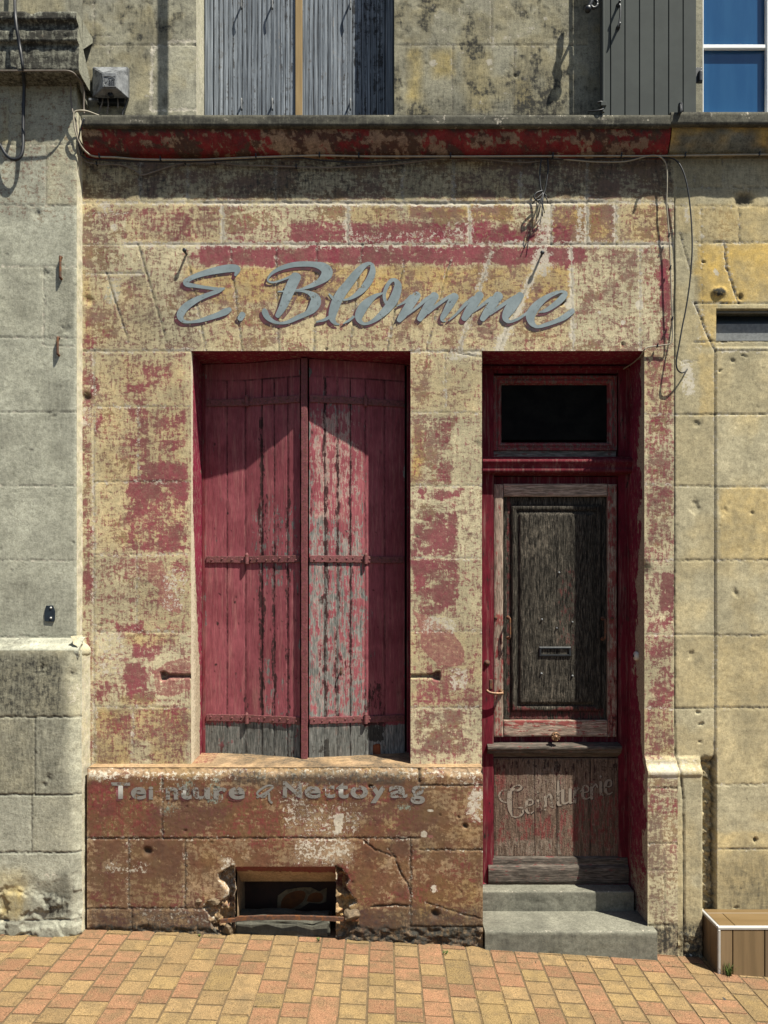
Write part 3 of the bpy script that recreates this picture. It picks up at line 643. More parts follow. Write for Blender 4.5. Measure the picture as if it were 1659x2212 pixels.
def plinth(f):
    f.base_relief(.0022); R = f.rect; f.weather('grime', .35, 70); f.weather('ochre', .4, 50); f.weather('red', .30, 45, .5, .66)
    R('brown', 188, 1674, 1043, 2060, .86, 5); R('white', 188, 1664, 1043, 1684, .3, 6); R('red', 188, 1690, 900, 1810, .3, 14); R('brown', 600, 1780, 780, 1875, .45, 20, 'sub'); R('brown', 540, 1720, 760, 1790, .25, 30, 'sub'); R('brown', 960, 1670, 1043, 1960, .35, 20, 'sub'); R('brown', 380, 1870, 500, 1960, .3, 14, 'sub'); R('brown', 188, 1900, 420, 2040, .35, 20, 'sub')
    for a in ((192, 1685, 262, 1760, .6), (280, 1735, 340, 1805, .5), (470, 1700, 540, 1760, .35), (640, 1690, 800, 1720, .45), (540, 1800, 760, 1830, .35), (500, 1740, 600, 1800, .35), (725, 1865, 760, 1930, .6), (1010, 1680, 1043, 1780, .45)): R('red', *a)
    for a in ((350, 1735, 384, 1760, .55), (340, 1690, 400, 1715, .3), (400, 1676, 425, 1720, .5), (455, 1680, 475, 1720, .55), (450, 1715, 480, 1735, .45), (300, 1675, 320, 1690, .4), (860, 1730, 885, 1755, .6), (372, 1700, 384, 1730, .5)): R('teal', *a[:4], a[4]*.75, f=4)
    R('white', 610, 1690, 660, 1790, .33, 10); R('white', 655, 1740, 780, 1800, .28, 10); R('white', 640, 1810, 760, 1865, .45, 12); R('white', 225, 1865, 330, 1880, .4); R('white', 1015, 1700, 1043, 1770, .75, 8); R('white', 990, 1675, 1043, 1700, .4); R('white', 188, 1662, 230, 1684, .5, 5); R('white', 480, 1850, 510, 1945, .5, 8)
    El = f.ell; El('white', 914, 1800, 8, 8, 1.1, .3, w=.3); El('pink', 930, 1806, 6, 5, .9, .3, w=.3); El('white', 928, 1751, 9, 3, 1.1, .4, w=.3); El('white', 938, 1921, 8, 11, .9, .5, w=.4); El('pink', 941, 1921, 5, 7, .9, .4, w=.3)
    R('grime', 500, 1668, 880, 1698, .75, 8); R('grime', 188, 1960, 1043, 2070, .62, 16); R('grime', 188, 2000, 1043, 2070, .45, 6, 'add'); R('black', 188, 1660, 1043, 2060, .55); R('grime', 190, 1800, 420, 1960, .25, 30)
    R('ochre', 280, 1820, 400, 1960, .3, 20); R('ochre', 900, 1900, 1043, 1990, .7, 20); R('ochre', 890, 1700, 960, 1780, .25, 20); R('ochre', 730, 1900, 800, 2000, .7, 12)
    kw = dict(w=1.7, dark=.75, white=.22, dep=.005, ww=4)
    f.blocks([(1676, 1811, 188, 906, [350]), (1811, 1963, 188, 510, [278, 400]), (1963, 2010, 188, 508, [284]), (1676, 1697, 906, 1043, []), (1697, 1836, 906, 1043, []), (1836, 2002, 887, 1043, [])], amp=.07, **kw)
    f.seg([(906, 1664), (906, 1690)], w=2.5, dark=1., dep=.01); f.seg([(887, 1811), (887, 2005)], **kw)
    f.seg([(784, 1816), (812, 1836), (854, 1852), (862, 1880), (881, 1908), (887, 1930)], w=1.6, dark=.9, white=.15, dep=.006)
    f.seg([(854, 1852), (840, 1835), (852, 1815)], w=1.3, dark=.7, dep=.004); f.seg([(800, 1960), (850, 1955), (887, 1958)], w=2, dark=.9, dep=.008); f.seg([(920, 1950), (1000, 1975), (1040, 1985)], w=1.4, dark=.6, dep=.004)
    k = f.sl(225, 1685, 930, 1742, 0); f.h[k] = np.minimum(f.h[k], .0003)
    # rounded worn top edge
    t = np.clip((1682-f.V-2*f.jv)/20, 0, 1); f.h -= .020*t**2; k = f.sl(188, 1660, 1043, 1680, 0); f.c['brown'][k] *= sst(f.V[k], 1668, 1682)
    # rough broken stone round the cellar opening
    U, V = f.U+f.wu*.9, f.V+f.wv*.9
    def blob(cu, cv, ru, rv, p=2.): return np.exp(-((np.abs(U-cu)/ru)**p+(np.abs(V-cv)/rv)**p))
    kk = f.sl(420, 1860, 800, 2060, 0); sL = np.zeros_like(U); ins = lambda pts: f.inside(pts, kk, .9)
    pa = ins([(508, 1868), (497, 1877), (476, 1886), (474, 1900), (489, 1915), (492, 1930), (478, 1944), (447, 1947), (438, 1957), (452, 1972), (462, 2008), (508, 2030)]) | ins([(725, 1868), (741, 1880), (752, 1897), (747, 1908), (760, 1930), (772, 1946), (758, 1958), (762, 1976), (776, 1990), (770, 2008), (725, 2030)])
    sL[kk] = pa; brk = sL.copy()
    for _ in range(3): brk[1:-1, 1:-1] = (brk[1:-1, 1:-1]*2+brk[:-2, 1:-1]+brk[2:, 1:-1]+brk[1:-1, :-2]+brk[1:-1, 2:])/6
    s = sst(brk, .35, .75); rub = (fbm(f.U/13, f.V/13, 91, 4)-.5)
    f.h -= s*(.034+.02*(f.V < 1935)+rub*.11); f.c['brown'] *= 1-.85*s; f.c['tint'] = f.c['tint']+s*.3; f.c['grime'] = f.c['grime']*(1-s)+s*.08; f.c['ochre'] = np.maximum(f.c['ochre'], s*.4); f.c['rough'] = np.maximum(f.c['rough'], s*.8)
    f.c['joint'] = np.maximum(f.c['joint'], s*.5*sst(-rub, .1, .2))
    hal = sst(brk, .10, .25)*(1-s); f.c['white'] = np.maximum(f.c['white'], hal*.42); f.c['brown'] *= 1-.4*hal
    low = sst(V, 2000, 2012); f.h += low*((fbm(f.U/16, f.V/10, 95, 4)-.5)*.035-.004); f.c['rough'] = np.maximum(f.c['rough'], low*.8); f.c['brown'] *= 1-.5*low
    R('white', 300, 1965, 480, 1995, .22, 10)
    for cu, cv, r in ((318, 1839, 8), (1005, 1785, 5), (800, 1700, 4), (940, 1975, 9)):
        k = f.sl(cu-r*2, cv-r*2, cu+r*2, cv+r*2, 3); m = np.exp(-(((f.U[k]+f.ju[k]*.6-cu)/r)**2+((f.V[k]+f.jv[k]*.6-cv)/r)**2)**1.5); f.h[k] -= m*.016; f.c['joint'][k] = np.maximum(f.c['joint'][k], m*.9)
    f.poly('white', [(724, 1760), (742, 1757), (738, 1800), (722, 1802)], 1.2, .3, .001); f.poly('pink', [(724, 1742), (736, 1740), (737, 1758), (725, 1768)], .8, .3)
    nzb = fbm(f.U/40, f.V/34, 323, 6, .78); f.c['brown'] *= .45+.95*sst(nzb, .3, .62); f.c['red'] *= .5+.9*sst(fbm(f.U/12, f.V/12, 325, 4, .6), .3, .6)
    f.pits(90, (1.2, 3), .006)
HOLE = (508, 1872, 725, 2060); YP = -.08
hx0, hx1, hz0, hz1 = X(508, YP), X(725, YP), -.15, Z(1872, YP)
px0, px1, pz = X(188, YP), X(1043, YP), Z(1660, YP)
ext = [
    sheet((px0, YP+.018, pz+.001), (px0, YW+.03, pz+.012), (px1, YW+.03, pz+.012), (px1, YP+.018, pz+.001), seed=41, amp=.002, ch=dict(grime=lambda a, b, la, lb: .75*sst(b, .22, .40)*(1-sst(b, .78, .9))*sst(fbm(la*12, lb*12, 7), .3, .6), tint=.6, ochre=.25, red=lambda a, b, la, lb: .5*(b < .3)*(a > .2))),
    sheet((px1, YP+.004, pz), (px1, .10, pz), (px1, .10, -.2), (px1, YP+.004, -.2), seed=42, amp=.004, ch=dict(brown=.4, white=.3, tint=.55)),
    sheet((px0, YP+.004, -.2), (px0, .05, -.2), (px0, .05, pz), (px0, YP+.004, pz), seed=43, amp=.004, ch=dict(brown=.6)),
    sheet((hx0, YP, hz1), (hx0, .06, Z(1904, .06)), (hx1, .06, Z(1904, .06)), (hx1, YP, hz1), seed=44, amp=.003, ch=dict(red=lambda a, b, la, lb: np.where(a+.22*(fbm(la*9, lb*14, 3)-.5)+.10*(b > .55)*-1 < .30, 1.1, .06), tint=.6, ochre=.3)),
    sheet((hx0, YP+.05, hz1), (hx0, YP+.05, hz0), (hx0, .30, hz0), (hx0, .30, hz1), seed=45, amp=.004, ch=dict(ochre=.2, grime=.3)),
    sheet((hx1, YP+.05, hz0), (hx1, YP+.05, hz1), (hx1, .30, hz1), (hx1, .30, hz0), seed=46, amp=.004, ch=dict(red=.5, ochre=.3)),
]
relief('plinth', 188, 1043, 1660, 2100, YP, plinth, M['plinth'], house, holes=(HOLE,), step=2.3, seed=21, extra=ext)

# cornice slab and painted frieze
def corn_ch(A, Y_, Z_):
    n = fbm(A*6, Z_*20, 15, 4); return dict(grime=.30+.75*sst(n, .42, .62), tint=.5+.3*(n-.5), white=.25*sst(fbm(A*14, Z_*30, 16, 3), .58, .7))
ct, cb = Z(245, -.10), Z(271.5, -.10)
profile_grid('cornice_slab', X(176, -.1), X(1449, -.1), [(.06, ct+.012), (-.088, ct), (-.1, ct-.008), (-.1, cb), (-.072, cb-.002), (-.02, cb-.004)], M['cornice'], house, seed=61, amp=.0022, chf=corn_ch, ragged=.03)
def fr_ch(A, Y_, Z_):
    n = fbm(A*7, Z_*16, 65, 6, .72); m = fbm(A*14, Z_*26, 66, 6, .7); top = sst(Z_, Z(292, -.06), Z(276, -.07))
    mid = np.exp(-((A-X(700))/.55)**2)*.18
    return dict(red=np.clip(1.15-1.6*sst(n+mid, .50, .66)-.25*top, 0, 1.15), brown=np.clip(1.5*sst(m, .42, .6)-.2, 0, 1)+.35*top, grime=.85*top*sst(m, .35, .6)+.45*sst(m, .5, .62), tint=.5, black=.7)
fz = [(-.078, Z(274, -.078)), (-.074, Z(290, -.074)), (-.062, Z(308, -.062)), (-.045, Z(324, -.045)), (-.036, Z(332, -.036)), (0., Z(334, -.036))]
profile_grid('painted_frieze', X(180, -.05), X(1444, -.05), fz, M['frieze'], house, seed=62, amp=.0016, chf=fr_ch, ragged=.015)

def upper(f):
    f.base_relief(.0016); R = f.rect; f.weather('grime', .55, 60); f.weather('grime', .5, 20, .5, .65); f.weather('ochre', .35, 60)
    R('grime', 900, -420, 2420, 262, .34, 20); R('black', 900, -420, 1300, 262, .75, 30); R('black', 178, -420, 424, 262, .3, 30)
    R('grime', 1020, 150, 1300, 250, .40, 30); R('grime', 1110, 160, 1200, 250, .35, 20, 'add'); R('grime', 852, 215, 1300, 262, .3, 12, 'add'); R('grime', 860, 60, 900, 250, .25, 12); R('grime', 980, 120, 1040, 250, .28, 16)
    R('grime', 178, 90, 236, 260, .38, 20); R('grime', 237, -50, 424, 90, .22, 30); R('grime', 195, -420, 260, 250, .18, 20); R('ochre', 280, 110, 325, 220, .35, 20)
    for a in ((880, 105, 912, 220, .9), (930, 105, 980, 165, .95), (1000, 105, 1060, 240, .55), (1110, 170, 1150, 230, .75), (1060, -50, 1105, 90, .3)): R('ochre', *a, f=14)
    for i in range(46):
        q = random.Random(i); f.ell('white', q.uniform(925, 1235), q.uniform(5, 95) if q.random() < .75 else q.uniform(95, 240), q.uniform(3, 9), q.uniform(4, 14), .42, .8)
    kw = dict(w=1.2, dark=.6, white=.2, dep=.003)
    f.blocks([(-420, -70, 203, 424, [320]), (-70, 97, 203, 424, []), (97, 250, 178, 328, [237]), (-200, 97, 852, 915, []), (97, 250, 852, 915, []), (-200, 97, 915, 1270, [1062]), (97, 250, 915, 1270, [978, 1111]), (-200, 133, 1270, 1518, [1350]), (133, 250, 1270, 1518, [])], amp=.05, **kw)
    f.blocks([(-200, 97, 1900, 2420, [2100]), (97, 250, 1900, 2420, [2000, 2220])], amp=.05, **kw)
    f.seg([(203, -100), (203, 77), (237, 78)], **kw); f.seg([(328, 100), (327, 240), (422, 236)], w=1, dark=.1, white=1., ww=3); f.seg([(362, 89), (424, 89)], w=1, dark=.2, white=1., ww=3); f.seg([(328, 97), (332, 104), (345, 98)], w=1, dark=.3, white=.8)
    R('tint', 361, 92, 424, 236, .62, 3); R('grime', 361, 92, 424, 236, .8, 3, 'sub')
    for cu, cv, r in ((1056, 134, 8), (935, 136, 9), (1060, 150, 3), (1150, 60, 5), (1178, 40, 5), (316, 206, 4)): f.ell('white', cu-0, cv, r, r*.9, 1., .3, w=.4)
    f.pits(34, (1., 3.2), .006, box=(905, 0, 1240, 240)); f.pits(14, (1., 2.6), .004, box=(203, 0, 424, 240))
UW = (424, -300, 852, 250); UN = (1518, -300, 1850, 250)
ux0, ux1, uy = X(424), X(852), .165
def upper_left_part(f): upper(f)
extu = [
    sheet((ux0, 0, Z(-300)), (ux0, 0, Z(252)), (ux0, .2, Z(252)), (ux0, .2, Z(-300)), seed=71, ch=dict(tint=.72, white=.25)),
    sheet((ux1, 0, Z(252)), (ux1, 0, Z(-300)), (ux1, .2, Z(-300)), (ux1, .2, Z(252)), seed=72, ch=dict(grime=.3)),
    sheet((ux0, 0, Z(-300)), (ux0, .2, Z(-300)), (ux1, .2, Z(-300)), (ux1, 0, Z(-300)), seed=73, ch=dict(grime=.3)),
]
relief('upper_wall', 178, 1449, -420, 262, 0., upper, M['upper'], house, holes=(UW,), step=2.9, seed=23, extra=extu, ub=(915, 1062))
# ---------------------------------------------------------------- lower shutters of the shop window
ZT, ZB = Z(758)-.004, .884
def folded(name, pan, fn, mat, parent, seed, v0=784, v1=1648, Ym=.16, th=.028):
    """pan: list of (u, depth) fold points; one leaf of hinged boards"""
    us = axis([p[0] for p in pan], 2.2); vs = axis([v0, v1], 2.8); f = Fld(us, vs, seed); fn(f)
    Y = np.interp(f.U, [p[0] for p in pan], [p[1] for p in pan])
    zz = Z(f.V, Ym); zz = ZB+(zz-zz.min())/(zz.max()-zz.min())*(ZT-ZB)
    Q = np.stack([(f.U-U0)/S*(D+Y)/D, Y-f.h, zz], -1)
    Bk = Q.copy(); Bk[..., 1] = Y+th
    c0 = dict(red=.9)
    ed = [(np.stack([Q[i], Bk[i]], 0), None, c0) for i in (0, -1)]+[(np.stack([Q[:, j], Bk[:, j]], 0), None, c0) for j in (0, -1)]
    return grid_obj(name, [(Q, None, f.c), (Bk, None, c0)]+ed, mat, parent)
LP = [(444, .205), (533, .186), (648, .113)]
RP = [(668, .110), (790, .163), (874, .212)]
def yat(pan, u): return float(np.interp(u, [p[0] for p in pan], [p[1] for p in pan]))
def shut_common(f, joints, u0, u1):
    R = f.rect
    f.h += (fbm(f.U/6, f.V/60, f.seed+3, 3)-.5)*.0012
    for j, s in joints: f.seg([(j, 820), (j, 1650)], w=1.15, dark=1.2, white=0, dep=.004, jit=.3)
    f.seg([(u0, 819), (u1, 821)], w=.9, dark=.9, white=0, dep=.003, jit=.5)
    q = random.Random(f.seed)
    for v in (867, 1208, 1553):
        for _ in range(7): uu = q.uniform(u0, u1); f.rect('grime', uu-1.5, v+14, uu+1.5, v+14+q.uniform(15, 70), q.uniform(.2, .5), 2, w=.3)
    for _ in range(9): f.ell('grime', q.uniform(u0, u1), q.uniform(840, 1540), q.uniform(2, 4.5), q.uniform(3, 6), q.uniform(.4, .8), .8)
    for j0, j1 in zip([u0]+[j for j, _ in joints], [j for j, _ in joints]+[u1]):
        k = f.sl(j0, 820, j1, 1650, 0); f.h[k] += q.uniform(-.001, .001)
        for v in (1150, 1290, 1350, 1465, 1600): f.ell('joint', (j0+j1)/2+q.uniform(-8, 8), v+q.uniform(-12, 12), 1.8, 2.4, .85, .6)
def shl(f):
    shut_common(f, [(490, 0), (530, 1), (566, 0), (592, 0), (622, 0)], 442, 650); R = f.rect
    R('red', 440, 780, 652, 1570, 1.3, 3); R('red', 560, 1080, 652, 1280, .35, 14, 'sub'); R('red', 440, 1562, 652, 1660, .62, 6, 'sub')
    R('red', 536, 1100, 566, 1200, .3, 8, 'sub'); R('white', 536, 1090, 600, 1200, .5, 10); R('white', 575, 1210, 650, 1330, .4, 12); R('white', 600, 1380, 620, 1520, .4)
    R('red', 572, 1420, 592, 1570, .45, 6, 'sub'); R('red', 600, 1460, 622, 1560, .3, 8, 'sub')
    for a in ((560, 900, 570, 1560, .72), (588, 1180, 596, 1560, .66), (618, 1050, 626, 1560, .55), (570, 1070, 582, 1190, .35), (596, 1120, 606, 1150, .3), (525, 1500, 536, 1565, .5), (564, 900, 570, 1000, .55), (566, 1290, 576, 1350, .7)): R('ochre', *a, f=3, w=.5)
    R('grime', 442, 1568, 650, 1650, .62, 8); R('ochre', 442, 1625, 650, 1650, .3, 10)
    for u, v in ((497, 1108), (467, 1160), (463, 1440), (465, 1348), (505, 1300), (463, 960), (610, 1340)): f.ell('ochre', u, v, 5, 5, .8, .7)
    R('grime', 440, 780, 652, 1000, .12, 30); R('red', 470, 1600, 500, 1640, .3); R('red', 620, 1560, 650, 1640, .2)
def shr(f):
    shut_common(f, [(702, 0), (729, 0), (757, 0), (789, 0), (831, 0)], 668, 874); R = f.rect
    R('red', 666, 780, 876, 1570, 1.3, 3); R('red', 666, 1120, 702, 1560, .62, 10, 'sub'); R('red', 702, 1150, 757, 1560, .5, 10, 'sub'); R('red', 757, 1130, 790, 1560, .45, 8, 'sub'); R('red', 668, 890, 757, 1130, .42, 12, 'sub')
    R('red', 757, 960, 790, 1130, .28, 10, 'sub'); R('white', 668, 890, 790, 1130, .8, 14); R('white', 668, 1130, 790, 1570, .4, 14); R('red', 668, 840, 790, 1570, .22, 10, 'sub'); R('white', 735, 1120, 790, 1210, .55, 8); R('white', 705, 1210, 730, 1560, .3); R('white', 735, 1380, 790, 1480, .5); R('white', 745, 1220, 775, 1330, .35)
    R('red', 666, 1562, 790, 1660, .7, 6, 'sub'); R('red', 790, 1590, 815, 1660, .5, 5, 'sub')
    for a in ((697, 890, 707, 1120, .62), (699, 820, 706, 900, .9), (699, 1120, 708, 1560, .7), (668, 900, 674, 1120, .35), (725, 950, 733, 1560, .62), (754, 1000, 760, 1560, .6), (690, 1290, 700, 1310, .7), (785, 1500, 794, 1600, .6), (790, 1480, 830, 1600, .42), (792, 1560, 828, 1608, .95), (666, 1600, 700, 1650, .3), (700, 1600, 712, 1650, .8)): R('ochre', *a, f=3, w=.5)
    R('grime', 668, 1568, 792, 1655, .62, 8); R('ochre', 668, 1400, 757, 1500, .22, 20); R('red', 690, 1380, 730, 1460, .45, 8); R('red', 755, 1220, 790, 1300, .35)
    for u, v in ((752, 1150), (694, 1302), (708, 1305), (735, 1290)): f.ell('ochre', u, v, 5, 4, .8, .7)
lsh = folded('window_shutter', LP, shl, M['shutter'], house, 101, v1=1645); rsh = folded('window_shutter', RP, shr, M['shutter'], house, 102)
def strap(pan, ua, ub, v, hh, par, nails=9):
    bm = bmesh.new(); n = 24; rows = []; q = random.Random(int(v+ua))
    zc = Z(v, .16)
    for i in range(n+1):
        u = ua+(ub-ua)*i/n; y = yat(pan, u)-.0085; x = X(u, y); a, b = q.uniform(-.0016, .0016), q.uniform(-.0016, .0016)
        rows.append([bm.verts.new(c) for c in ((x, y+.008, zc-hh+a), (x, y+.001, zc-hh+a), (x, y, zc-hh+.002+a), (x, y, zc+hh-.002+b), (x, y+.001, zc+hh+b), (x, y+.008, zc+hh+b))])
    for a, b in zip(rows[:-1], rows[1:]):
        for j in range(5): bm.faces.new((a[j], b[j], b[j+1], a[j+1]))
    bm.faces.new(rows[0]); bm.faces.new(rows[-1])
    for i in range(nails):
        u = ua+(ub-ua)*(i+.5)/nails+q.uniform(-2, 2); y = yat(pan, u)-.0085
        lathe_bm(bm, [(.0055, 0), (.005, -.002), (.003, -.0035)], (X(u, y), y, zc+q.uniform(-.006, .006)), 'Y', 10)
    bmesh.ops.recalc_face_normals(bm, faces=bm.faces)
    return bm_obj('strap_hinge', bm, M['strap'], par)
def strap_knuckle(pan, u, v, par):
    y = yat(pan, u)-.016; bm = bmesh.new(); lathe_bm(bm, [(.009, -.026), (.010, -.024), (.010, .024), (.008, .027), (.005, .034)], (X(u, y), y, Z(v, y)), 'Z', 12)
    return bm_obj('hinge_knuckle', bm, M['strap'], par)
for v in (867, 1208, 1553):
    strap(LP, 446, 533, v, .018, lsh, 4); strap(LP, 533, 647, v, .0185, lsh, 7); strap(RP, 670, 790, v, .018, rsh, 7); strap(RP, 790, 872, v+1, .017, rsh, 4)
    strap_knuckle(LP, 533, v, lsh); strap_knuckle(RP, 790, v, rsh)
def closing_bar():
    bm = bmesh.new(); n = 90; rows = []; q = random.Random(3)
    for i in range(n+1):
        z = ZB+.002+(ZT-ZB-.006)*i/n; a, b, c = q.uniform(-.001, .001), q.uniform(-.001, .001), q.uniform(-.0006, .0006)
        xl, xr, y = X(650.5, .1)+a, X(664, .09)+b, .086+c
        rows.append([bm.verts.new(p) for p in ((xl, y+.03, z), (xl, y+.003, z), (xl+.003, y, z), (xr-.003, y, z), (xr, y+.003, z), (xr, y+.03, z))])
    for a, b in zip(rows[:-1], rows[1:]):
        for j in range(5): bm.faces.new((a[j], a[j+1], b[j+1], b[j]))
    bm.faces.new(rows[0]); bm.faces.new(rows[-1])
    bmesh.ops.recalc_face_normals(bm, faces=bm.faces); return bm_obj('closing_bar', bm, M['bar'], lsh)
closing_bar()
def small_hook(u, v, pan, par, nm='shutter_hook'):
    y = yat(pan, u); x, z = X(u, y), Z(v, y); bm = bmesh.new()
    tube_bm(bm, crom([(x, y+.004, z), (x, y-.022, z), (x+.001, y-.03, z-.01), (x+.001, y-.028, z-.022)], 4), .0038, 8)
    bm_box(bm, (x-.006, y-.004, z-.022), (x+.006, y+.001, z+.014), .001)
    return bm_obj(nm, bm, M['iron'], par, True)
small_hook(737, 1447, RP, rsh)
# timber frame and dark lining behind the shutters
for q_ in [((X(413)+.001, .205, .88), (X(413)+.036, .232, ZT)), ((X(887)-.012, .215, .88), (X(887)-.001, .232, ZT))]: boxes('window_frame_post', [q_], M['shutter_edge'], house)
boxes('dark_lining', [((X(413), YW, .86), (X(887), YW+.02, ZT+.01))], M['black'], house, 0)
# burnt-orange broken board foot at the bottom of the right leaf
boxes('broken_board_foot', [((X(794, .19), .172, ZB+.002), (X(822, .19), .180, ZB+.085))], plain('raw_orange_wood', (.20, .055, .02), (.05, .02, .012), 25, .8, .2, streak=(1, 1, .3)), rsh, .006)

# ---------------------------------------------------------------- shop door
YF = YD
def B(u0, v0, u1, v1, yf, yb): return ubox(u0, v0, u1, v1, yf, yb)
door = boxes('door', [B(1066, 1030, 1336, 1906, YD+.026, YD+.05)], M['doorred'], house, .001)
frame = boxes('door_frame', [((X(1041)+.002, YD-.012, -.1), (X(1066, YD), YD+.05, Z(758)-.002)), ((X(1336, YD), YD-.004, .2), (dx1-.001, YD+.05, Z(758)-.002)), ((X(1066, YD)+.001, YD-.003, Z(806, YD)), (X(1336, YD)-.001, YD+.05, Z(758)-.003))], M['doorred'], house, .004, 2)
ring('frame_moulding', X(1041)+.003, .2, X(1366, YD), Z(790, YD), [(0.006, YD-.012), (.008, YD-.02), (.018, YD-.022), (.024, YD-.006)], M['doorred'], frame)
def mould(name, ua, ub, prof, mat, parent): return profile_grid(name, X(ua, prof[2][0]), X(ub, prof[2][0]), prof, mat, parent, step=.006, amp=.0008, chf=lambda A, y, z: dict(red=fbm(A*8, z*60, 4, 4)*.5, grime=.2+0*A), seed=8)
yy = YD
mould('transom_rail', 1043, 1367, [(yy+.03, Z(984, yy)), (yy-.02, Z(988, yy)), (yy-.058, Z(993, yy-.05)), (yy-.062, Z(998, yy-.05)), (yy-.05, Z(1006, yy-.05)), (yy-.047, Z(1011, yy-.05)), (yy-.052, Z(1013, yy-.05)), (yy-.05, Z(1020, yy-.05)), (yy-.012, Z(1025, yy)), (yy+.03, Z(1027, yy))], M['doorred'], frame)
# transom light
tw = ring('transom_window', X(1066, yy), Z(973, yy), X(1332, yy), Z(812, yy), [(0, yy+.02), (0, yy-.004), (.010, yy-.007), (.016, yy+.004), (.024, yy+.005), (.026, yy-.003), (.036, yy+.002), (.046, yy+.022)], M['transom'], house)
boxes('glass_pane', [B(1084, 828, 1310, 950, yy+.018, yy+.024)], M['blackglass'], tw, 0)
boxes('bottom_rail', [((X(1066, yy), yy+.006, Z(988, yy)), (X(1332, yy), yy+.04, Z(973, yy)))], M['greyrail'], tw, .002)
# bare pale battens round the upper panel
yb = yy-.006
def rough_board(name, u0, v0, u1, v1, yf, yb_, mat, par, seed, ch=None, horiz=False):
    us = axis([u0, u1], 2.); vs = axis([v0, v1], 2.5); f = Fld(us, vs, seed); R = f.rect
    a, b = (40, 4) if horiz else (4, 40); f.h += (fbm(f.U/a, f.V/b, seed, 4)-.5)*.004
    ed = np.minimum(np.minimum(f.U-u0, u1-f.U), np.minimum(f.V-v0, v1-f.V)); f.h -= .003*np.clip(1-ed/2.5, 0, 1)
    if ch: ch(f)
    Q = np.stack([(f.U-U0)/S*(D+yf)/D, yf-f.h, Z(f.V, yf)], -1); Bk = Q.copy(); Bk[..., 1] = yb_
    ed = [(np.stack([Q[i], Bk[i]], 0), None, {}) for i in (0, -1)]+[(np.stack([Q[:, j], Bk[:, j]], 0), None, {}) for j in (0, -1)]
    return grid_obj(name, [(Q, None, f.c), (Bk, None, {})]+ed, mat, par)
def chl(f): f.rect('red', 1066, 1330, 1090, 1600, .35, 10); f.rect('ochre', 1078, 1380, 1090, 1420, .5, 4)
def chr_(f): f.rect('red', 1310, 1050, 1334, 1600, .55, 10); f.rect('ochre', 1310, 1440, 1334, 1600, .3, 10)
rough_board('side_batten', 1067.5, 1046, 1087, 1592, yb, yy+.014, M['doorwood'], door, 201, chl)
rough_board('side_batten', 1313, 1046, 1332, 1592, yb, yy+.014, M['doorwood'], door, 202, chr_)
rough_board('top_batten', 1088.5, 1045, 1312, 1072, yb, yy+.014, M['doorwoodh'], door, 203, None, True)
def chb(f): f.rect('red', 1090, 1555, 1250, 1566, .6, 3); f.rect('red', 1088, 1555, 1312, 1590, .22, 3)
rough_board('bottom_batten', 1088.5, 1556, 1312, 1591, yb, yy+.014, M['doorwoodh'], door, 204, chb, True)
def chp(f):
    for j in (1142, 1171, 1200, 1231): f.seg([(j, 1072), (j, 1556)], w=.6, dark=.7, white=0, dep=.002, jit=.2)
    f.rect('white', 1125, 1130, 1190, 1220, .30, 20); f.rect('white', 1130, 1480, 1220, 1530, .25, 20); f.rect('white', 1190, 1330, 1230, 1420, .3); f.rect('red', 1205, 1230, 1240, 1400, .28); f.rect('red', 1100, 1528, 1300, 1556, .75, 5); f.rect('ochre', 1232, 1090, 1312, 1556, .3, 14)
    pu0, pv0, pu1, pv1 = 1104, 1092, 1298, 1536
    d = np.minimum(np.minimum(f.U-pu0, pu1-f.U), np.minimum(f.V-pv0, pv1-f.V))
    f.h += sst(d, 0, 2.5)*.012-sst(d, 9, 12)*.008+sst(d, 16, 19)*.010+sst(d, 12, 34)*.004
    f.c['joint'] = np.maximum(f.c['joint'], np.exp(-((d+1)/1.6)**2)*.8); f.c['joint'] = np.maximum(f.c['joint'], np.exp(-((d-12)/1.3)**2)*.7)
    f.c['red'] = np.maximum(f.c['red'], .5*(d < 0)*(f.U < 1104)*(f.U > 1096))
panel = rough_board('upper_panel', 1088, 1072, 1313, 1556, yy+.016, yy+.028, M['panel'], door, 205, chp)
def fitting(name, fnb, mat, par, smooth=True):
    bm = bmesh.new(); fnb(bm); bmesh.ops.recalc_face_normals(bm, faces=bm.faces); return bm_obj(name, bm, mat, par, smooth)
for u, v in ((1207, 1238), (1170, 1339), (1236, 1345), (1202, 1358), (1169, 1456), (1236, 1461)):
    fitting('bolt_stub', lambda bm: tube_bm(bm, [P(u, v, yy+.012), P(u, v, yy-.002)+Vector((.001, 0, .002)), P(u, v, yy-.009)+Vector((.002, 0, .003))], .0052, 10), M['boxgrey'], door)
ls = ring('letter_slot', X(1164, yy), Z(1418, yy), X(1233, yy), Z(1397, yy), [(0, yy+.012), (0, yy-.006), (.003, yy-.009), (.010, yy-.009), (.012, yy-.004), (.012, yy+.010)], M['darkiron'], door, fill=True)
boxes('slot_flap', [B(1171, 1402, 1227, 1413, yy-.001, yy+.006)], M['black'], ls, .001)
def grip(u, v0, v1):
    y = yb-.001; x = X(u, y); a, b = Z(v0, y), Z(v1, y)
    def mk(bm):
        tube_bm(bm, crom([(x-.003, y+.006, a), (x-.002, y-.03, a-.003), (x, y-.036, a-.012), (x, y-.036, b+.014), (x-.002, y-.03, b+.004), (x-.003, y+.006, b)], 6), .0055, 8)
        for z in (a, b): lathe_bm(bm, [(.011, 0), (.010, -.003), (.006, -.005)], (x-.003, y+.002, z), 'Y', 12)
    return fitting('door_grip', mk, M['iron'], door)
grip(1099, 1334, 1378); grip(1303, 1336, 1380)
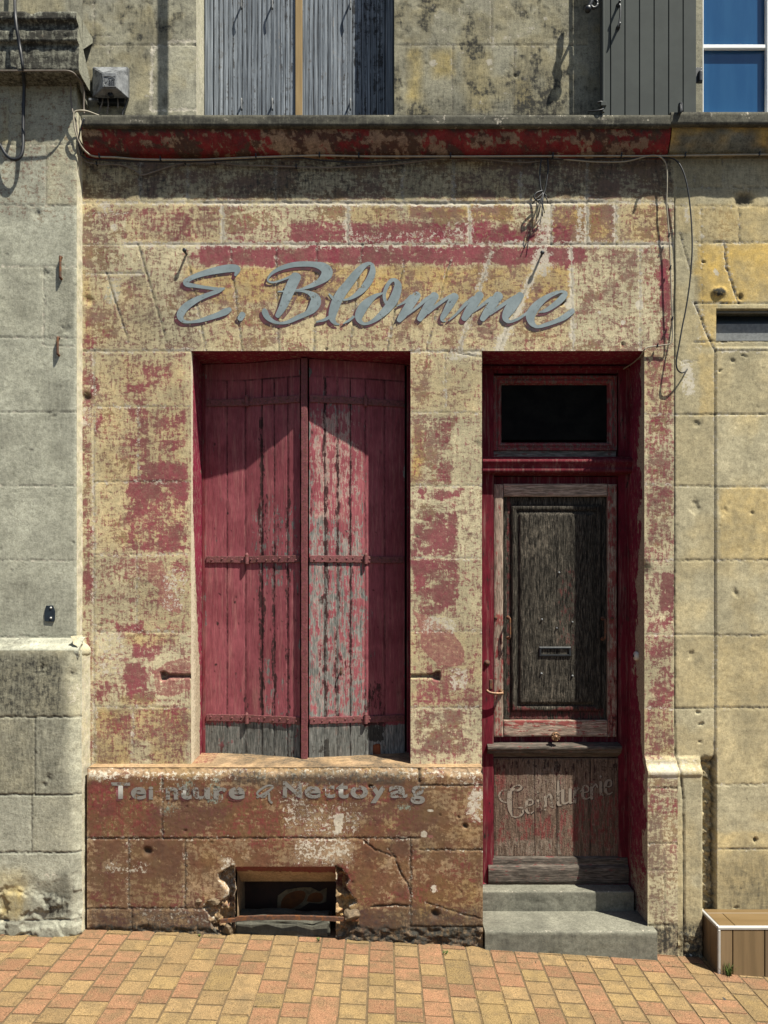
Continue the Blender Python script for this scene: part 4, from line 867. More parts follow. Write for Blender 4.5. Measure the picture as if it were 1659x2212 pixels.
for u, v in ((1071, 1335), (1322, 1336)): fitting('screw_cap', lambda bm: lathe_bm(bm, [(.009, .002), (.009, -.003), (.005, -.006)], P(u, v, yb), 'Y', 14), M['iron'], door)
def lever(bm):
    y = yy-.014; lathe_bm(bm, [(.014, .004), (.013, -.004), (.008, -.008), (.007, -.03)], (X(1083, y), y, Z(1494, y)), 'Y', 14)
    tube_bm(bm, crom([(X(1085, y), y-.03, Z(1496, y)), (X(1070, y), y-.036, Z(1496, y)), (X(1056, y), y-.036, Z(1494, y)), (X(1049, y), y-.03, Z(1489, y))], 6), .0075, 10)
fitting('door_handle', lever, M['knob'], door)
def keyplate(bm):
    y = yy-.013; lathe_bm(bm, [(.017, .003), (.016, -.004), (.009, -.006), (.008, -.012), (.003, -.013)], (X(1052, y), y, Z(1432, y)), 'Y', 18)
kp = fitting('lock_cylinder', keyplate, M['iron'], door)
fitting('keyhole_plate', lambda bm: bm_box(bm, *B(1057, 1468, 1064, 1489, yy-.016, yy-.008), .003), M['iron'], door, False)
def knob(bm):
    y = yy+.008; c = (X(1201, y), y, Z(1606, y)); kc = (X(1201, y-.06), y, Z(1592, y-.06))
    lathe_bm(bm, [(.006, .0), (.011, -.012), (.010, -.030), (.018, -.040), (.024, -.046), (.024, -.056), (.020, -.060), (.017, -.058), (.013, -.063), (.008, -.061), (.006, -.067), (.002, -.069)], kc, 'Y', 24)
    for i in range(10):
        a = i*math.pi/5; bmesh.ops.create_icosphere(bm, subdivisions=1, radius=.0036, matrix=__import__('mathutils').Matrix.Translation((kc[0]+.0195*math.cos(a), y-.0605, kc[2]+.0195*math.sin(a))))
fitting('door_knob', knob, M['knob'], door)
# weather ledge, lower boards, bottom rail
yl = yy-.045
profile_grid('weather_ledge', X(1054, yl), X(1344, yl), [(yy+.014, Z(1604, yy)), (yl+.004, Z(1612, yl)), (yl, Z(1615, yl)), (yl+.001, Z(1620, yl)), (yl+.014, Z(1623, yl)), (yl+.016, Z(1628, yl)), (yl+.034, Z(1632, yl)), (yy+.014, Z(1637, yy))], M['ledge'], door, step=.006, seed=81, amp=.0012, ragged=.01)
def chlow(f):
    R = f.rect
    for j, w in ((1098, .6), (1126, .6), (1155, .6), (1203, 1.5), (1275, 1.0), (1304, .5)): f.seg([(j, 1640), (j, 1850)], w=w, dark=1.0, white=0, dep=.003, jit=.25)
    R('red', 1066, 1640, 1340, 1850, .22, 4); R('red', 1066, 1640, 1100, 1720, .5, 8); R('red', 1120, 1760, 1200, 1820, .5, 14); R('red', 1203, 1740, 1222, 1830, .6, 6); R('red', 1230, 1690, 1340, 1830, .5, 14); R('red', 1066, 1750, 1100, 1850, .42, 8)
    R('ochre', 1066, 1640, 1340, 1665, .4, 6); R('ochre', 1085, 1650, 1203, 1760, .16, 14); R('ochre', 1225, 1640, 1340, 1690, .3, 14); R('white', 1130, 1640, 1225, 1740, .36, 20); R('white', 1066, 1810, 1200, 1850, .4, 8); R('red', 1066, 1815, 1200, 1850, .3, 6, 'sub'); R('white', 1203, 1790, 1215, 1850, .6, 4)
    f.ell('white', 1281, 1783, 6, 5, .7, .6); f.ell('white', 1313, 1730, 3, 3, .8, .6)
    for i in range(14): q = random.Random(i+40); f.ell('white', q.uniform(1280, 1335), q.uniform(1765, 1840), 1.6, 1.6, .8, .5)
chlow0 = chlow
def chlow(f):
    chlow0(f); k = f.sl(1070, 1668, 1330, 1775, 0); f.h[k] = np.minimum(f.h[k], .0004)
low = rough_board('lower_panel', 1067, 1638, 1339, 1852, yy+.004, yy+.02, M['lowpanel'], door, 206, chlow)
profile_grid('bottom_rail', X(1055, yy-.02), X(1357, yy-.02), [(yy+.014, Z(1848, yy)), (yy-.008, Z(1852, yy)), (yy-.012, Z(1858, yy)), (yy-.012, Z(1866, yy)), (yy-.026, Z(1870, yy)), (yy-.030, Z(1876, yy)), (yy-.030, Z(1900, yy)), (yy-.022, Z(1906, yy)), (yy+.014, Z(1908, yy))], M['ledge'], door, step=.005, seed=82, amp=.0018, ragged=.01)
def bell(bm): lathe_bm(bm, [(.022, 0), (.022, -.010), (.019, -.014), (.010, -.015), (.009, -.018), (.003, -.019)], (dx1-.002, .10, Z(1417, .05)), 'X', 20)
bm = bmesh.new(); lathe_bm(bm, [(.024, .004), (.024, -.010), (.020, -.015), (.010, -.014), (.009, -.018), (.003, -.019)], (dx1, .10, Z(1417, .10)), 'X', 22)
db = bm_obj('doorbell', bm, M['white'], house, True)
bm = bmesh.new(); lathe_bm(bm, [(.009, -.016), (.008, -.0195), (.003, -.021)], (dx1, .10, Z(1417, .10)), 'X', 14); bm_obj('bell_button', bm, M['darkiron'], db, True)

# ---------------------------------------------------------------- painted signs
def ribbon_bm(bm, pts, y, i0=0, jit=0.):
    c = crom(pts, 6); n = len(c); L = []; R_ = []
    for i, q in enumerate(c):
        a, b = c[max(i-1, 0)], c[min(i+1, n-1)]; t = np.array([b[0]-a[0], b[1]-a[1]]); t = t/(np.linalg.norm(t)+1e-9)
        nn = np.array([-t[1], t[0]])*max(q[2], 1.2)/2; yy_ = y-.00012*i/n-.00014*i0
        L.append(bm.verts.new(P(q[0]+nn[0], q[1]+nn[1], yy_))); R_.append(bm.verts.new(P(q[0]-nn[0], q[1]-nn[1], yy_)))
    for i in range(n-1): bm.faces.new((L[i], L[i+1], R_[i+1], R_[i]))
    for e, sg in ((0, -1), (-1, 1)):
        q = c[e]; a = c[1] if e == 0 else c[-2]; t = np.array([q[0]-a[0], q[1]-a[1]]); t = t/(np.linalg.norm(t)+1e-9); nn = np.array([-t[1], t[0]]); r = max(q[2], 1.2)/2
        arc = [bm.verts.new(P(q[0]+r*(math.sin(x)*t[0]*.8+math.cos(x)*nn[0]), q[1]+r*(math.sin(x)*t[1]*.8+math.cos(x)*nn[1]), y-.00014*i0-(.00012 if e else 0))) for x in [math.pi*k/8 for k in range(9)]]
        bm.faces.new(arc)
def cv(pts, ou, ov, k): return [(ou+x/k, ov+y/k, w/k) for x, y, w in pts]
STR = []
STR += [cv([(1085, 335, 46), (1120, 240, 110), (1030, 218, 135), (850, 238, 130), (650, 280, 112), (460, 335, 92), (330, 392, 84), (262, 448, 98), (300, 492, 88), (420, 512, 66), (600, 540, 58), (780, 562, 58), (890, 556, 40)], 367.2, 550.8, 7.68),
        cv([(900, 553, 36), (800, 600, 70), (650, 652, 80), (500, 712, 92), (380, 775, 112), (260, 860, 130), (185, 960, 135), (172, 1030, 112), (222, 1095, 66), (330, 1112, 48), (480, 1092, 66), (650, 1042, 88), (800, 992, 98), (920, 940, 118), (990, 905, 84)], 367.2, 550.8, 7.68),
        cv([(1165, 1055, 100), (1205, 985, 108)], 367.2, 550.8, 7.68),
        cv([(560, 352, 50), (430, 405, 38), (280, 452, 36), (190, 440, 34), (172, 400, 32), (230, 312, 52), (360, 230, 74), (560, 168, 90), (760, 148, 95), (950, 158, 102), (1080, 195, 150), (1150, 260, 186), (1140, 335, 186), (1050, 425, 120), (900, 505, 78), (720, 568, 38), (610, 582, 22)], 556.2, 550.8, 7.68),
        cv([(640, 360, 180), (560, 520, 185), (490, 690, 165), (420, 860, 135), (335, 1005, 92)], 556.2, 550.8, 7.68),
        cv([(345, 605, 26), (500, 600, 38), (700, 592, 38), (860, 630, 74), (955, 710, 160), (960, 800, 185), (900, 900, 150), (815, 972, 92), (680, 1030, 84), (520, 1105, 66), (380, 1130, 48), (260, 1100, 66), (165, 1030, 98), (122, 945, 108), (112, 915, 80)], 556.2, 550.8, 7.68)]
STR += [[(805, 572, 7), (797, 569, 8), (784, 576, 13), (769, 592, 18), (752, 614, 20), (738, 632, 22), (727, 652, 22), (720, 672, 20), (718, 688, 15), (724, 698, 8), (733, 701, 3)],
        [(804, 572, 8), (805, 586, 14), (798, 605, 17), (783, 625, 15), (766, 639, 10), (752, 646, 6), (742, 648, 4)],
        [(711, 635, 4), (718, 643, 7), (727, 650, 9)], [(684, 695, 4), (700, 691, 7), (713, 684, 8)], [(742, 699, 3), (754, 692, 6), (764, 684, 6)]]
K3 = (745.3, 550.8, 6.144)
STR += [cv([(510, 502, 22), (400, 545, 62), (290, 635, 112), (222, 722, 128), (185, 810, 112), (196, 876, 70), (262, 914, 40), (350, 888, 52), (450, 818, 80), (560, 712, 112), (645, 595, 128), (690, 480, 118), (702, 395, 96), (665, 334, 56), (605, 345, 56), (552, 425, 56), (522, 520, 50), (530, 600, 50), (566, 660, 46)], *K3),
        cv([(692, 678, 18), (800, 618, 42), (880, 550, 60)], *K3), cv([(955, 530, 112), (890, 620, 120), (820, 722, 118), (755, 815, 98), (718, 865, 70)], *K3),
        cv([(830, 790, 30), (960, 690, 40), (1060, 600, 52), (1140, 545, 50)], *K3), cv([(1190, 540, 118), (1120, 650, 120), (1052, 755, 108), (990, 850, 78)], *K3),
        cv([(1100, 770, 40), (1200, 682, 48), (1320, 592, 50), (1400, 540, 44)], *K3), cv([(1455, 550, 118), (1400, 650, 108), (1342, 750, 88), (1292, 835, 66), (1300, 876, 32), (1340, 880, 14)], *K3),
        cv([(1375, 870, 22), (1480, 780, 36), (1600, 650, 52), (1700, 570, 52)], *K3)]
K4 = (988.3, 550.8, 6.144)
STR += [cv([(298, 530, 112), (222, 640, 120), (150, 742, 116), (90, 840, 88)], *K4), cv([(200, 760, 28), (330, 662, 44), (450, 570, 52)], *K4),
        cv([(545, 540, 130), (470, 650, 120), (390, 760, 108), (332, 850, 76)], *K4), cv([(430, 790, 30), (560, 690, 50), (700, 592, 50), (780, 540, 42)], *K4),
        cv([(835, 535, 104), (770, 620, 128), (690, 722, 142), (640, 812, 104), (652, 864, 72), (706, 884, 40), (800, 850, 40), (900, 785, 40), (950, 742, 36)], *K4),
        cv([(1080, 762, 18), (1180, 730, 58), (1300, 652, 78), (1392, 570, 88), (1432, 512, 66), (1402, 486, 38), (1330, 492, 50), (1200, 552, 70), (1090, 632, 100), (1010, 722, 126), (968, 812, 126), (988, 900, 88), (1060, 952, 46), (1180, 922, 58), (1300, 880, 62), (1420, 822, 80), (1525, 742, 78)], *K4)]
def sign(name, strokes, y, mat, par, du=0, dv=0, dw=0):
    bm = bmesh.new()
    for i, s in enumerate(strokes): ribbon_bm(bm, [(u+du, v+dv, max(1.5, w+dw)) for u, v, w in s], y, i % 5)
    bmesh.ops.recalc_face_normals(bm, faces=bm.faces); o = bm_obj(name, bm, mat, par); return o
sg = sign('painted_name_sign', STR, -.0013, M['letter'], house, 0, 0, -.7)
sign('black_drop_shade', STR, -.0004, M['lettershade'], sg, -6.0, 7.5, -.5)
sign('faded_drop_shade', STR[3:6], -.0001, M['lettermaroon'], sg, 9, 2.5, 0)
# blocky plinth sign: built-in sans face, fattened, each letter fitted to its measured box
def textletters(name, items, y, mat, par, off=.05, du=0, dv=0):
    bm = bmesh.new()
    for ch, u0, v0, u1, v1 in items:
        cu = bpy.data.curves.new('t', 'FONT'); cu.body = ch; cu.offset = off; cu.resolution_u = 6; o = bpy.data.objects.new('t', cu); COL.objects.link(o)
        dg = bpy.context.evaluated_depsgraph_get(); me = bpy.data.meshes.new_from_object(o.evaluated_get(dg))
        xs = [v.co.x for v in me.vertices]; ys = [v.co.y for v in me.vertices]; a, b, c, d = min(xs), max(xs), min(ys), max(ys)
        for v in me.vertices: v.co = P(u0+du+(v.co.x-a)/(b-a)*(u1-u0), v1+dv-(v.co.y-c)/(d-c)*(v1-v0), y)
        bm.from_mesh(me); bpy.data.objects.remove(o); bpy.data.meshes.remove(me); bpy.data.curves.remove(cu)
    return bm_obj(name, bm, mat, par)
TX = [('T', 240, 1690, 281, 1726), ('e', 283, 1700, 316, 1727), ('i', 321, 1699, 331, 1727), ('n', 358, 1701, 385, 1727), ('t', 386, 1692, 414, 1727), ('u', 417, 1701, 454, 1727), ('r', 461, 1701, 491, 1727), ('e', 494, 1700, 529, 1727), ('N', 611, 1688, 652, 1723), ('e', 658, 1698, 693, 1725), ('t', 697, 1690, 724, 1724), ('t', 726, 1690, 753, 1725), ('o', 757, 1697, 795, 1725), ('y', 799, 1698, 836, 1735), ('a', 840, 1697, 880, 1724), ('g', 887, 1697, 918, 1737)]
for q_ in (TX[:8], TX[8:]):
    s2 = textletters('painted_plinth_sign', q_, YP-.0018, M['letter2'], house, .030)
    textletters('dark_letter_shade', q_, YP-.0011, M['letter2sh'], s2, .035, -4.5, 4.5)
AMP = [[(556, 1722, 5), (575, 1712, 5), (590, 1700, 4), (578, 1697, 4), (560, 1708, 5), (556, 1716, 4), (570, 1722, 4), (580, 1712, 4), (582, 1728, 5), (587, 1734, 5)]]
sign('painted_ampersand', AMP, YP-.0016, M['letter2'], house)
K5 = (1058.5, 1663.3, 5.689)
DS = [cv([(385, 195, 26), (382, 225, 32), (340, 250, 26), (285, 245, 22), (270, 225, 18), (320, 190, 20), (375, 188, 20)], *K5), cv([(300, 232, 24), (250, 255, 50), (240, 330, 62), (240, 420, 62), (248, 490, 50), (268, 560, 20)], *K5), cv([(235, 245, 18), (150, 252, 20), (112, 310, 24), (140, 375, 26), (200, 402, 18)], *K5), cv([(262, 566, 14), (340, 580, 24), (400, 530, 28), (398, 470, 26), (350, 462, 18)], *K5),
      cv([(445, 440, 22), (520, 418, 20), (518, 372, 26), (470, 370, 32), (445, 430, 40), (448, 500, 36), (490, 535, 22), (535, 508, 16)], *K5),
      cv([(588, 370, 36), (588, 470, 36), (605, 495, 26), (640, 480, 16)], *K5), cv([(586, 268, 22), (588, 276, 22)], *K5),
      cv([(680, 330, 40), (680, 400, 40), (682, 485, 38)], *K5), cv([(690, 350, 18), (725, 300, 24), (752, 330, 34), (754, 440, 34), (778, 458, 14)], *K5),
      cv([(838, 130, 26), (838, 250, 36), (838, 410, 38), (860, 432, 24), (890, 425, 14)], *K5), cv([(812, 275, 16), (880, 255, 16)], *K5),
      cv([(895, 250, 42), (895, 380, 42), (915, 412, 30), (960, 395, 20), (985, 370, 20)], *K5), cv([(985, 235, 40), (985, 390, 40), (1010, 400, 14)], *K5),
      cv([(1042, 230, 40), (1042, 300, 40), (1042, 400, 40)], *K5), cv([(1050, 275, 16), (1085, 226, 26), (1112, 262, 22)], *K5),
      cv([(1140, 280, 18), (1205, 262, 18), (1205, 210, 26), (1160, 200, 32), (1138, 260, 42), (1145, 335, 36), (1185, 355, 22), (1228, 335, 16)], *K5),
      cv([(1250, 175, 40), (1250, 250, 40), (1250, 348, 40)], *K5), cv([(1258, 222, 16), (1296, 176, 26), (1322, 212, 22)], *K5),
      cv([(1362, 145, 38), (1362, 270, 40), (1380, 305, 28), (1412, 298, 14)], *K5), cv([(1358, 76, 28), (1360, 84, 28)], *K5),
      cv([(1420, 212, 18), (1485, 195, 20), (1485, 135, 26), (1440, 132, 32), (1418, 195, 42), (1424, 270, 38), (1460, 296, 22), (1505, 275, 14)], *K5)]
s3 = sign('painted_door_lettering', DS, yy+.0028, M['letter3'], low, 0, 0, -.5)
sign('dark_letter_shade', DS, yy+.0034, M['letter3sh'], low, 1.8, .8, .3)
# iron hooks driven into the fascia
for u, v in ((403, 549), (1168, 554)):
    def mk(bm):
        x, z = X(u), Z(v); tube_bm(bm, [(x, .02, z), (x, -.02, z+.001), (x, -.036, z+.002)], .0045, 8); lathe_bm(bm, [(.009, 0), (.011, -.004), (.009, -.009), (.003, -.010)], (x, -.034, z+.002), 'Y', 12)
        bm_box(bm, (x-.0035, -.036, z-.008), (x+.0035, -.005, z+.006), .001)
    fitting('iron_peg', mk, M['darkiron'], house)

# cellar opening
boxes('back_board', [((hx0-.05, .16, -.15), (hx1+.02, .19, hz1))], M['brownboard'], house, .002)
def paper():
    bm = bmesh.new(); y = .156
    o = [(598, 1972), (600, 1935), (618, 1922), (650, 1917), (672, 1917), (690, 1926), (700, 1920), (706, 1918), (705, 1948), (690, 1952), (668, 1950), (650, 1962), (625, 1968)]
    a = [bm.verts.new(P(u, v, y)) for u, v in o]; bm.faces.new(a)
    r = bmesh.ops.extrude_face_region(bm, geom=list(bm.faces)); bmesh.ops.translate(bm, vec=(0, .003, 0), verts=[g for g in r['geom'] if isinstance(g, bmesh.types.BMVert)])
    bmesh.ops.recalc_face_normals(bm, faces=bm.faces); pp = bm_obj('torn_poster', bm, M['paper'], house)
    for pts in ([(606, 1964), (610, 1942), (628, 1928), (650, 1924), (660, 1930), (655, 1946), (640, 1958), (622, 1964)], [(662, 1947), (668, 1934), (680, 1928), (694, 1930), (698, 1940), (692, 1948), (676, 1949)]):
        bm = bmesh.new(); bm.faces.new([bm.verts.new(P(u, v, y-.001)) for u, v in [(q[0], q[1]) for q in crom([(a, b, 0) for a, b in pts+pts[:1]], 4)][:-1]]); bm_obj('orange_oval', bm, M['orange'], pp)
paper()
def bar(bm):
    rows = []; n = 40; q = random.Random(9)
    for i in range(n+1):
        u = 476+(775-476)*i/n; y = YP-.012; zc = Z(1988-5*math.sin(math.pi*(i/n)**.8)+(3 if i < 5 else 0), y); h_ = (.010 if 4 < i < 34 else .009-.0007*max(0, i-34))*q.uniform(.9, 1.1)
        x = X(u, y); rows.append([bm.verts.new(c) for c in ((x, y, zc-h_), (x, y, zc+h_), (x, y+.012, zc+h_), (x, y+.012, zc-h_))])
    for a, b in zip(rows[:-1], rows[1:]):
        for j in range(4): bm.faces.new((a[j], a[(j+1) % 4], b[(j+1) % 4], b[j]))
    bm.faces.new(rows[0]); bm.faces.new(rows[-1])
fitting('rusty_flat_bar', bar, M['iron'], house, False)
def rock(name, c, r, seed, mat, par=None, ch=None):
    bm = bmesh.new(); bmesh.ops.create_icosphere(bm, subdivisions=4, radius=1); q = random.Random(seed); pl = [(Vector((q.uniform(-1, 1), q.uniform(-1, 1), q.uniform(-1, 1))).normalized(), q.uniform(.5, .85)) for _ in range(10)]
    from mathutils import noise as mn
    for v in bm.verts:
        for n_, d_ in pl:
            e = v.co.dot(n_)-d_
            if e > 0: v.co -= n_*e*.9
        v.co += v.co.normalized()*mn.noise(v.co*2.5+Vector((seed, 0, 0)))*.09
        v.co = Vector((v.co.x*r[0]+c[0], v.co.y*r[1]+c[1], v.co.z*r[2]+c[2]))
    me_o = bm_obj(name, bm, mat, par, False)
    a = me_o.data.attributes['B']; a.data.foreach_set('color', np.tile(np.array([.25, 0, .5, 0], np.float32), len(me_o.data.vertices)))
    return me_o
def rubble(u, v, y, r, seed, label, cat='stone'):
    o = rock('loose_stone', tuple(P(u, v, y)), r, seed, M['rock']); tag(o, label, cat, 'loose stones at the cellar opening'); return o
rubble(462, 1946, -.075, (.036, .035, .017), 4, 'flat pinkish loose stone lodged left of the cellar opening')
rubble(430, 1945, -.075, (.020, .02, .014), 7, 'small grey chip of stone left of the flat pinkish stone')
rubble(495, 2002, -.055, (.036, .05, .05), 9, 'angular grey block under the left end of the rusty bar')
rubble(757, 1972, -.07, (.050, .05, .033), 12, 'pale cracked block of stone at the right edge of the cellar opening')
def sill_stone():
    bm = bmesh.new(); bm_box(bm, (hx0-.01, -.055, -.15), (hx1-.03, .10, Z(1990, -.05)), .012, 2); bmesh.ops.subdivide_edges(bm, edges=bm.edges[:], cuts=5, use_grid_fill=True)
    from mathutils import noise as mn
    for v in bm.verts: v.co += Vector((0, mn.noise(v.co*30)*.018, mn.noise(v.co*18+Vector((3, 3, 3)))*.022))
    o = bm_obj('cellar_sill', bm, M['concrete'], house); a = o.data.attributes['B']; a.data.foreach_set('color', np.tile(np.array([.5, 0, .15, 0], np.float32), len(o.data.vertices)))
sill_stone()

# ---------------------------------------------------------------- upstairs shutters of the shop house
def up_fn(joints):
    def fn(f):
        f.h += (fbm(f.U/3, f.V/80, f.seed, 3)-.5)*.0016; q = random.Random(f.seed)
        for j in joints: f.seg([(j, -320), (j, 255)], w=.9, dark=1.2, white=0, dep=.0035, jit=.15)
        js = [f.us[0]]+joints+[f.us[-1]]
        for a, b in zip(js[:-1], js[1:]):
            k = f.sl(a, -400, b, 300, 0); f.h[k] += q.uniform(-.0012, .0012); f.c['ochre'][k] = np.maximum(f.c['ochre'][k], q.uniform(0, .16))
        f.rect('ochre', f.us[0], 200, f.us[-1], 250, .12, 20); f.rect('ochre', 762, -320, 840, 260, .34, 3)  # second strip paints the right boards darker, deepening the reveal's shadow
    return fn
def board_leaf(name, u0, u1, y, joints, seed, par, mat):
    us = axis([u0, u1], 1.6); vs = axis([-298, 251], 3.5); f = Fld(us, vs, seed); up_fn(joints)(f)
    Q = np.stack([(f.U-U0)/S*(D+y)/D, y-f.h, Z(f.V, y)], -1); Bk = Q.copy(); Bk[..., 1] = y+.028
    ed = [(np.stack([Q[i], Bk[i]], 0), None, {}) for i in (0, -1)]
    return grid_obj(name, [(Q, None, f.c), (Bk, None, {})]+ed, mat, par)
us1 = board_leaf('upper_shutter', 463, 640, .160, [473, 482, 493, 502, 513, 523, 533, 543, 555, 565, 575, 585, 596, 606, 616, 626], 301, house, M['upshut'])
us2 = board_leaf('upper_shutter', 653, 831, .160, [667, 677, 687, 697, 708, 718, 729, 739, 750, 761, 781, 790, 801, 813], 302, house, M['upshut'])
for q_ in [((ux0+.001, .150, Z(251, .15)), (X(459, .15), .19, Z(-299, .15))), ((X(833, .15), .152, Z(251, .15)), (ux1-.001, .19, Z(-299, .15)))]: boxes('upper_frame_post', [q_], M['upshut'], house, .004)
boxes('upper_dark_lining', [((ux0, .192, Z(253, .2)), (ux1, .205, Z(-300)))], M['black'], house, 0)
boxes('ochre_batten', [((X(638, .15), .146, Z(251, .15)), (X(653, .15), .160, Z(-299, .15)))], M['batten'], us1, .002)
for par, u in ((us1, 524), (us2, 590), (us2, 757), (us1, 590)):
    if par is us2 and u == 590: continue
    for v in (6, 222):
        def mk(bm):
            y = .157; x, z = X(u, y), Z(v, y); tube_bm(bm, crom([(x, y+.004, z+.004), (x, y-.026, z+.002), (x+.0005, y-.034, z-.012), (x+.0005, y-.030, z-.060)], 5), .0048, 8)
        fitting('shutter_peg', mk, M['boxgrey'], par)
# ---------------------------------------------------------------- left neighbour: grey stone pilaster, base and entablature
lh = empty('neighbour_house', (-2.6, 0, gz(-2.6)), 'grey limestone house corner with a moulded pilaster, left of the red shop front', 'house')
YL, YB = -.07, -.15
def left_wall(f):
    f.base_relief(.0013); R = f.rect; f.weather('grime', .16, 60, .48, .62)
    kw = dict(w=1.2, dark=.5, white=.25, dep=.003, ww=3)
    f.blocks([(150, 313, -700, 166, [-300, 20]), (313, 443, -700, 166, [-400, -150, 100]), (443, 576, -700, 166, [-250]), (576, 729, -700, 166, [-380, -120]), (729, 890, -700, 166, [-260]), (890, 1050, -700, 166, [-420, -100]), (1050, 1210, -700, 166, [-230]), (1210, 1375, -700, 166, [-400])], amp=.035, **kw)
    R('grime', -700, 150, 166, 330, .22, 20); R('brown', -700, 150, 166, 470, .22, 20); R('ochre', 0, 225, 20, 310, .6); R('ochre', -100, 225, 60, 320, .25)
    R('grime', 98, 580, 160, 745, .33, 12); R('grime', 95, 820, 160, 900, .42, 16); R('grime', 110, 880, 166, 990, .25, 16); R('grime', 0, 410, 60, 480, .25, 18); R('grime', -20, 900, 60, 1010, .16, 20); R('grime', 60, 1130, 166, 1230, .2, 20); R('grime', 0, 1250, 166, 1372, .34, 20); R('grime', -700, 600, -60, 1375, .22, 60)
    R('black', -700, 150, 166, 1375, .3, 20); R('rough', 96, 576, 160, 745, .25); f.seg([(95, 578), (96, 660), (93, 746)], w=1.2, dark=.5, white=.3, dep=.003); f.seg([(95, 746), (162, 748)], **kw)
    for cu, cv_, r in ((98, 590, 9), (142, 712, 14), (80, 460, 8)):
        k = f.sl(cu-r*2, cv_-r*2, cu+r*2, cv_+r*2, 3); m = np.exp(-(((f.U[k]-cu)/r)**2+((f.V[k]-cv_)/r)**2)); f.h[k] -= m*(fbm(f.U[k]/2.5, f.V[k]/2.5, 3, 3))*.012; f.c['grime'][k] = np.maximum(f.c['grime'][k], m*.5)
    f.pits(120, (1.2, 3), .004, box=(-200, 320, 160, 1370)); e = np.clip((f.U-159)/7+f.ju*.12, 0, 1); f.h -= e**2*.006
def left_side(Yf, u, v0, v1, seed, **c):
    xa = X(u, Yf); return sheet((xa, Yf+.004, Z(v0, Yf)), (xa, Yf+.004, Z(v1, Yf)), (xa, .01, Z(v1, Yf)), (xa, .01, Z(v0, Yf)), seed=seed, amp=.004, step=.008, ch={**dict(tint=.78, ochre=.3, white=.42), **c})
relief('wall', -700, 165, 150, 1395, YL, left_wall, M['left'], lh, step=2.7, seed=401, extra=[left_side(YL, 165, 170, 1395, 402)], ub=(0,))
def left_base(f):
    f.base_relief(.0018); R = f.rect; f.weather('grime', .25, 70)
    kw = dict(w=1.6, dark=.75, white=.12, dep=.006, ww=3)
    f.blocks([(1405, 1549, -700, 171, [-380, -130]), (1549, 1717, -700, 171, [-300, 75]), (1717, 1842, -700, 171, [-420, -90, 68]), (1842, 1990, -700, 171, [-260])], amp=.05, **kw)
    R('grime', -700, 1412, 140, 1550, .82, 14); R('grime', -700, 1545, 140, 1720, .55, 14); R('grime', -700, 1700, 171, 1850, .26, 20); R('ochre', -700, 1880, 60, 1990, .45, 20); R('ochre', 0, 1920, 50, 1985, .9, 14)
    R('grime', 100, 1930, 148, 1985, .8, 10); R('grime', 120, 1880, 150, 1935, .5, 8); R('rough', -700, 1549, 171, 2100, .25, 10); R('black', -700, 1400, 171, 2050, .5); R('white', 130, 1480, 171, 1520, .2)
    s = sst(f.V+f.wv*1.6, 1880, 1960)*sst(fbm(f.U/30, f.V/30, 77, 4), .42, .6); f.h -= s*.014; R('white', 95, 1880, 130, 1900, .3)
    t = np.clip((f.U-146+f.wu*.35)/25, 0, 1); f.h -= .030*t**2.2
    for cu, cv_, r in ((95, 1445, 12), (155, 1455, 10), (105, 1680, 7), (95, 1695, 5)):
        k = f.sl(cu-r*2, cv_-r*2, cu+r*2, cv_+r*2, 3); m = np.exp(-(((f.U[k]-cu)/r)**2+((f.V[k]-cv_)/r)**2)); f.h[k] -= m*fbm(f.U[k]/2.5, f.V[k]/2.5, 5, 3)*.014; f.c['joint'][k] = np.maximum(f.c['joint'][k], m*.5*(r < 11))
    # cement skirting at the foot
    k = f.sl(-700, 1950, 150, 2100, 0); edge = 1996-10*fbm(f.U[k]/24, f.V[k]*0, 8, 3)-22*np.exp(-((f.U[k]-66)/14)**2)+34*sst(f.U[k], 112, 142)
    m = sst(f.V[k], edge-.8, edge+.8); f.h[k] += m*.006; f.c['tint'][k] = f.c['tint'][k]*(1-m)+m*.36; f.c['grime'][k] = f.c['grime'][k]*(1-m)+m*.22; f.c['ochre'][k] *= 1-m; f.c['rough'][k] *= 1-m
relief('base', -700, 171, 1405, 2110, YB, left_base, M['left'], lh, step=2.5, seed=411, extra=[left_side(YB+.03, 173, 1412, 2110, 412, grime=.06, rough=.4, white=.36)], ub=(0,))
zb0 = lambda v, y: Z(v, y)
def lm_ch(A, Y_, Z_): n = fbm(A*8, Z_*30, 6, 4); return dict(grime=.12+.35*sst(n, .5, .65), tint=.58, rough=.15)
profile_grid('base_moulding', X(-700), X(171.5, -.13), [(YL+.01, Z(1376, YL)), (YL-.006, Z(1379, YL)), (YL-.020, Z(1384, YL)), (YL-.024, Z(1389, YL)), (YL-.040, Z(1391, YL-.04)), (YL-.058, Z(1396, YL-.05)), (YL-.070, Z(1402, YL-.06)), (YL-.074, Z(1408, YL-.07)), (YL-.070, Z(1414, YL-.07)), (YB+.012, Z(1417, YB)), (YB+.012, Z(1421, YB))], M['left'], lh, step=.007, seed=421, amp=.0022, chf=lm_ch, ragged=.008)
def side_mould():
    prof = [(.0, 1372), (.008, 1380), (.010, 1389), (.026, 1393), (.036, 1400), (.040, 1408), (.036, 1415), (.026, 1419)]
    xa = X(165, YL); ys = np.linspace(-.135, .0, 18); q = np.zeros((18, len(prof), 3)); r = random.Random(2)
    for i, y in enumerate(ys):
        for j, (o, v) in enumerate(prof): q[i, j] = (xa+o*1.1+(fbm(np.array([i*.5]), np.array([j*.7]), 5)[0]-.5)*.006, y, Z(v, y*.5))
    return (q, None, dict(tint=.62, ochre=.3, white=.12))
grid_obj('moulding_return', [side_mould()], M['left'], lh)
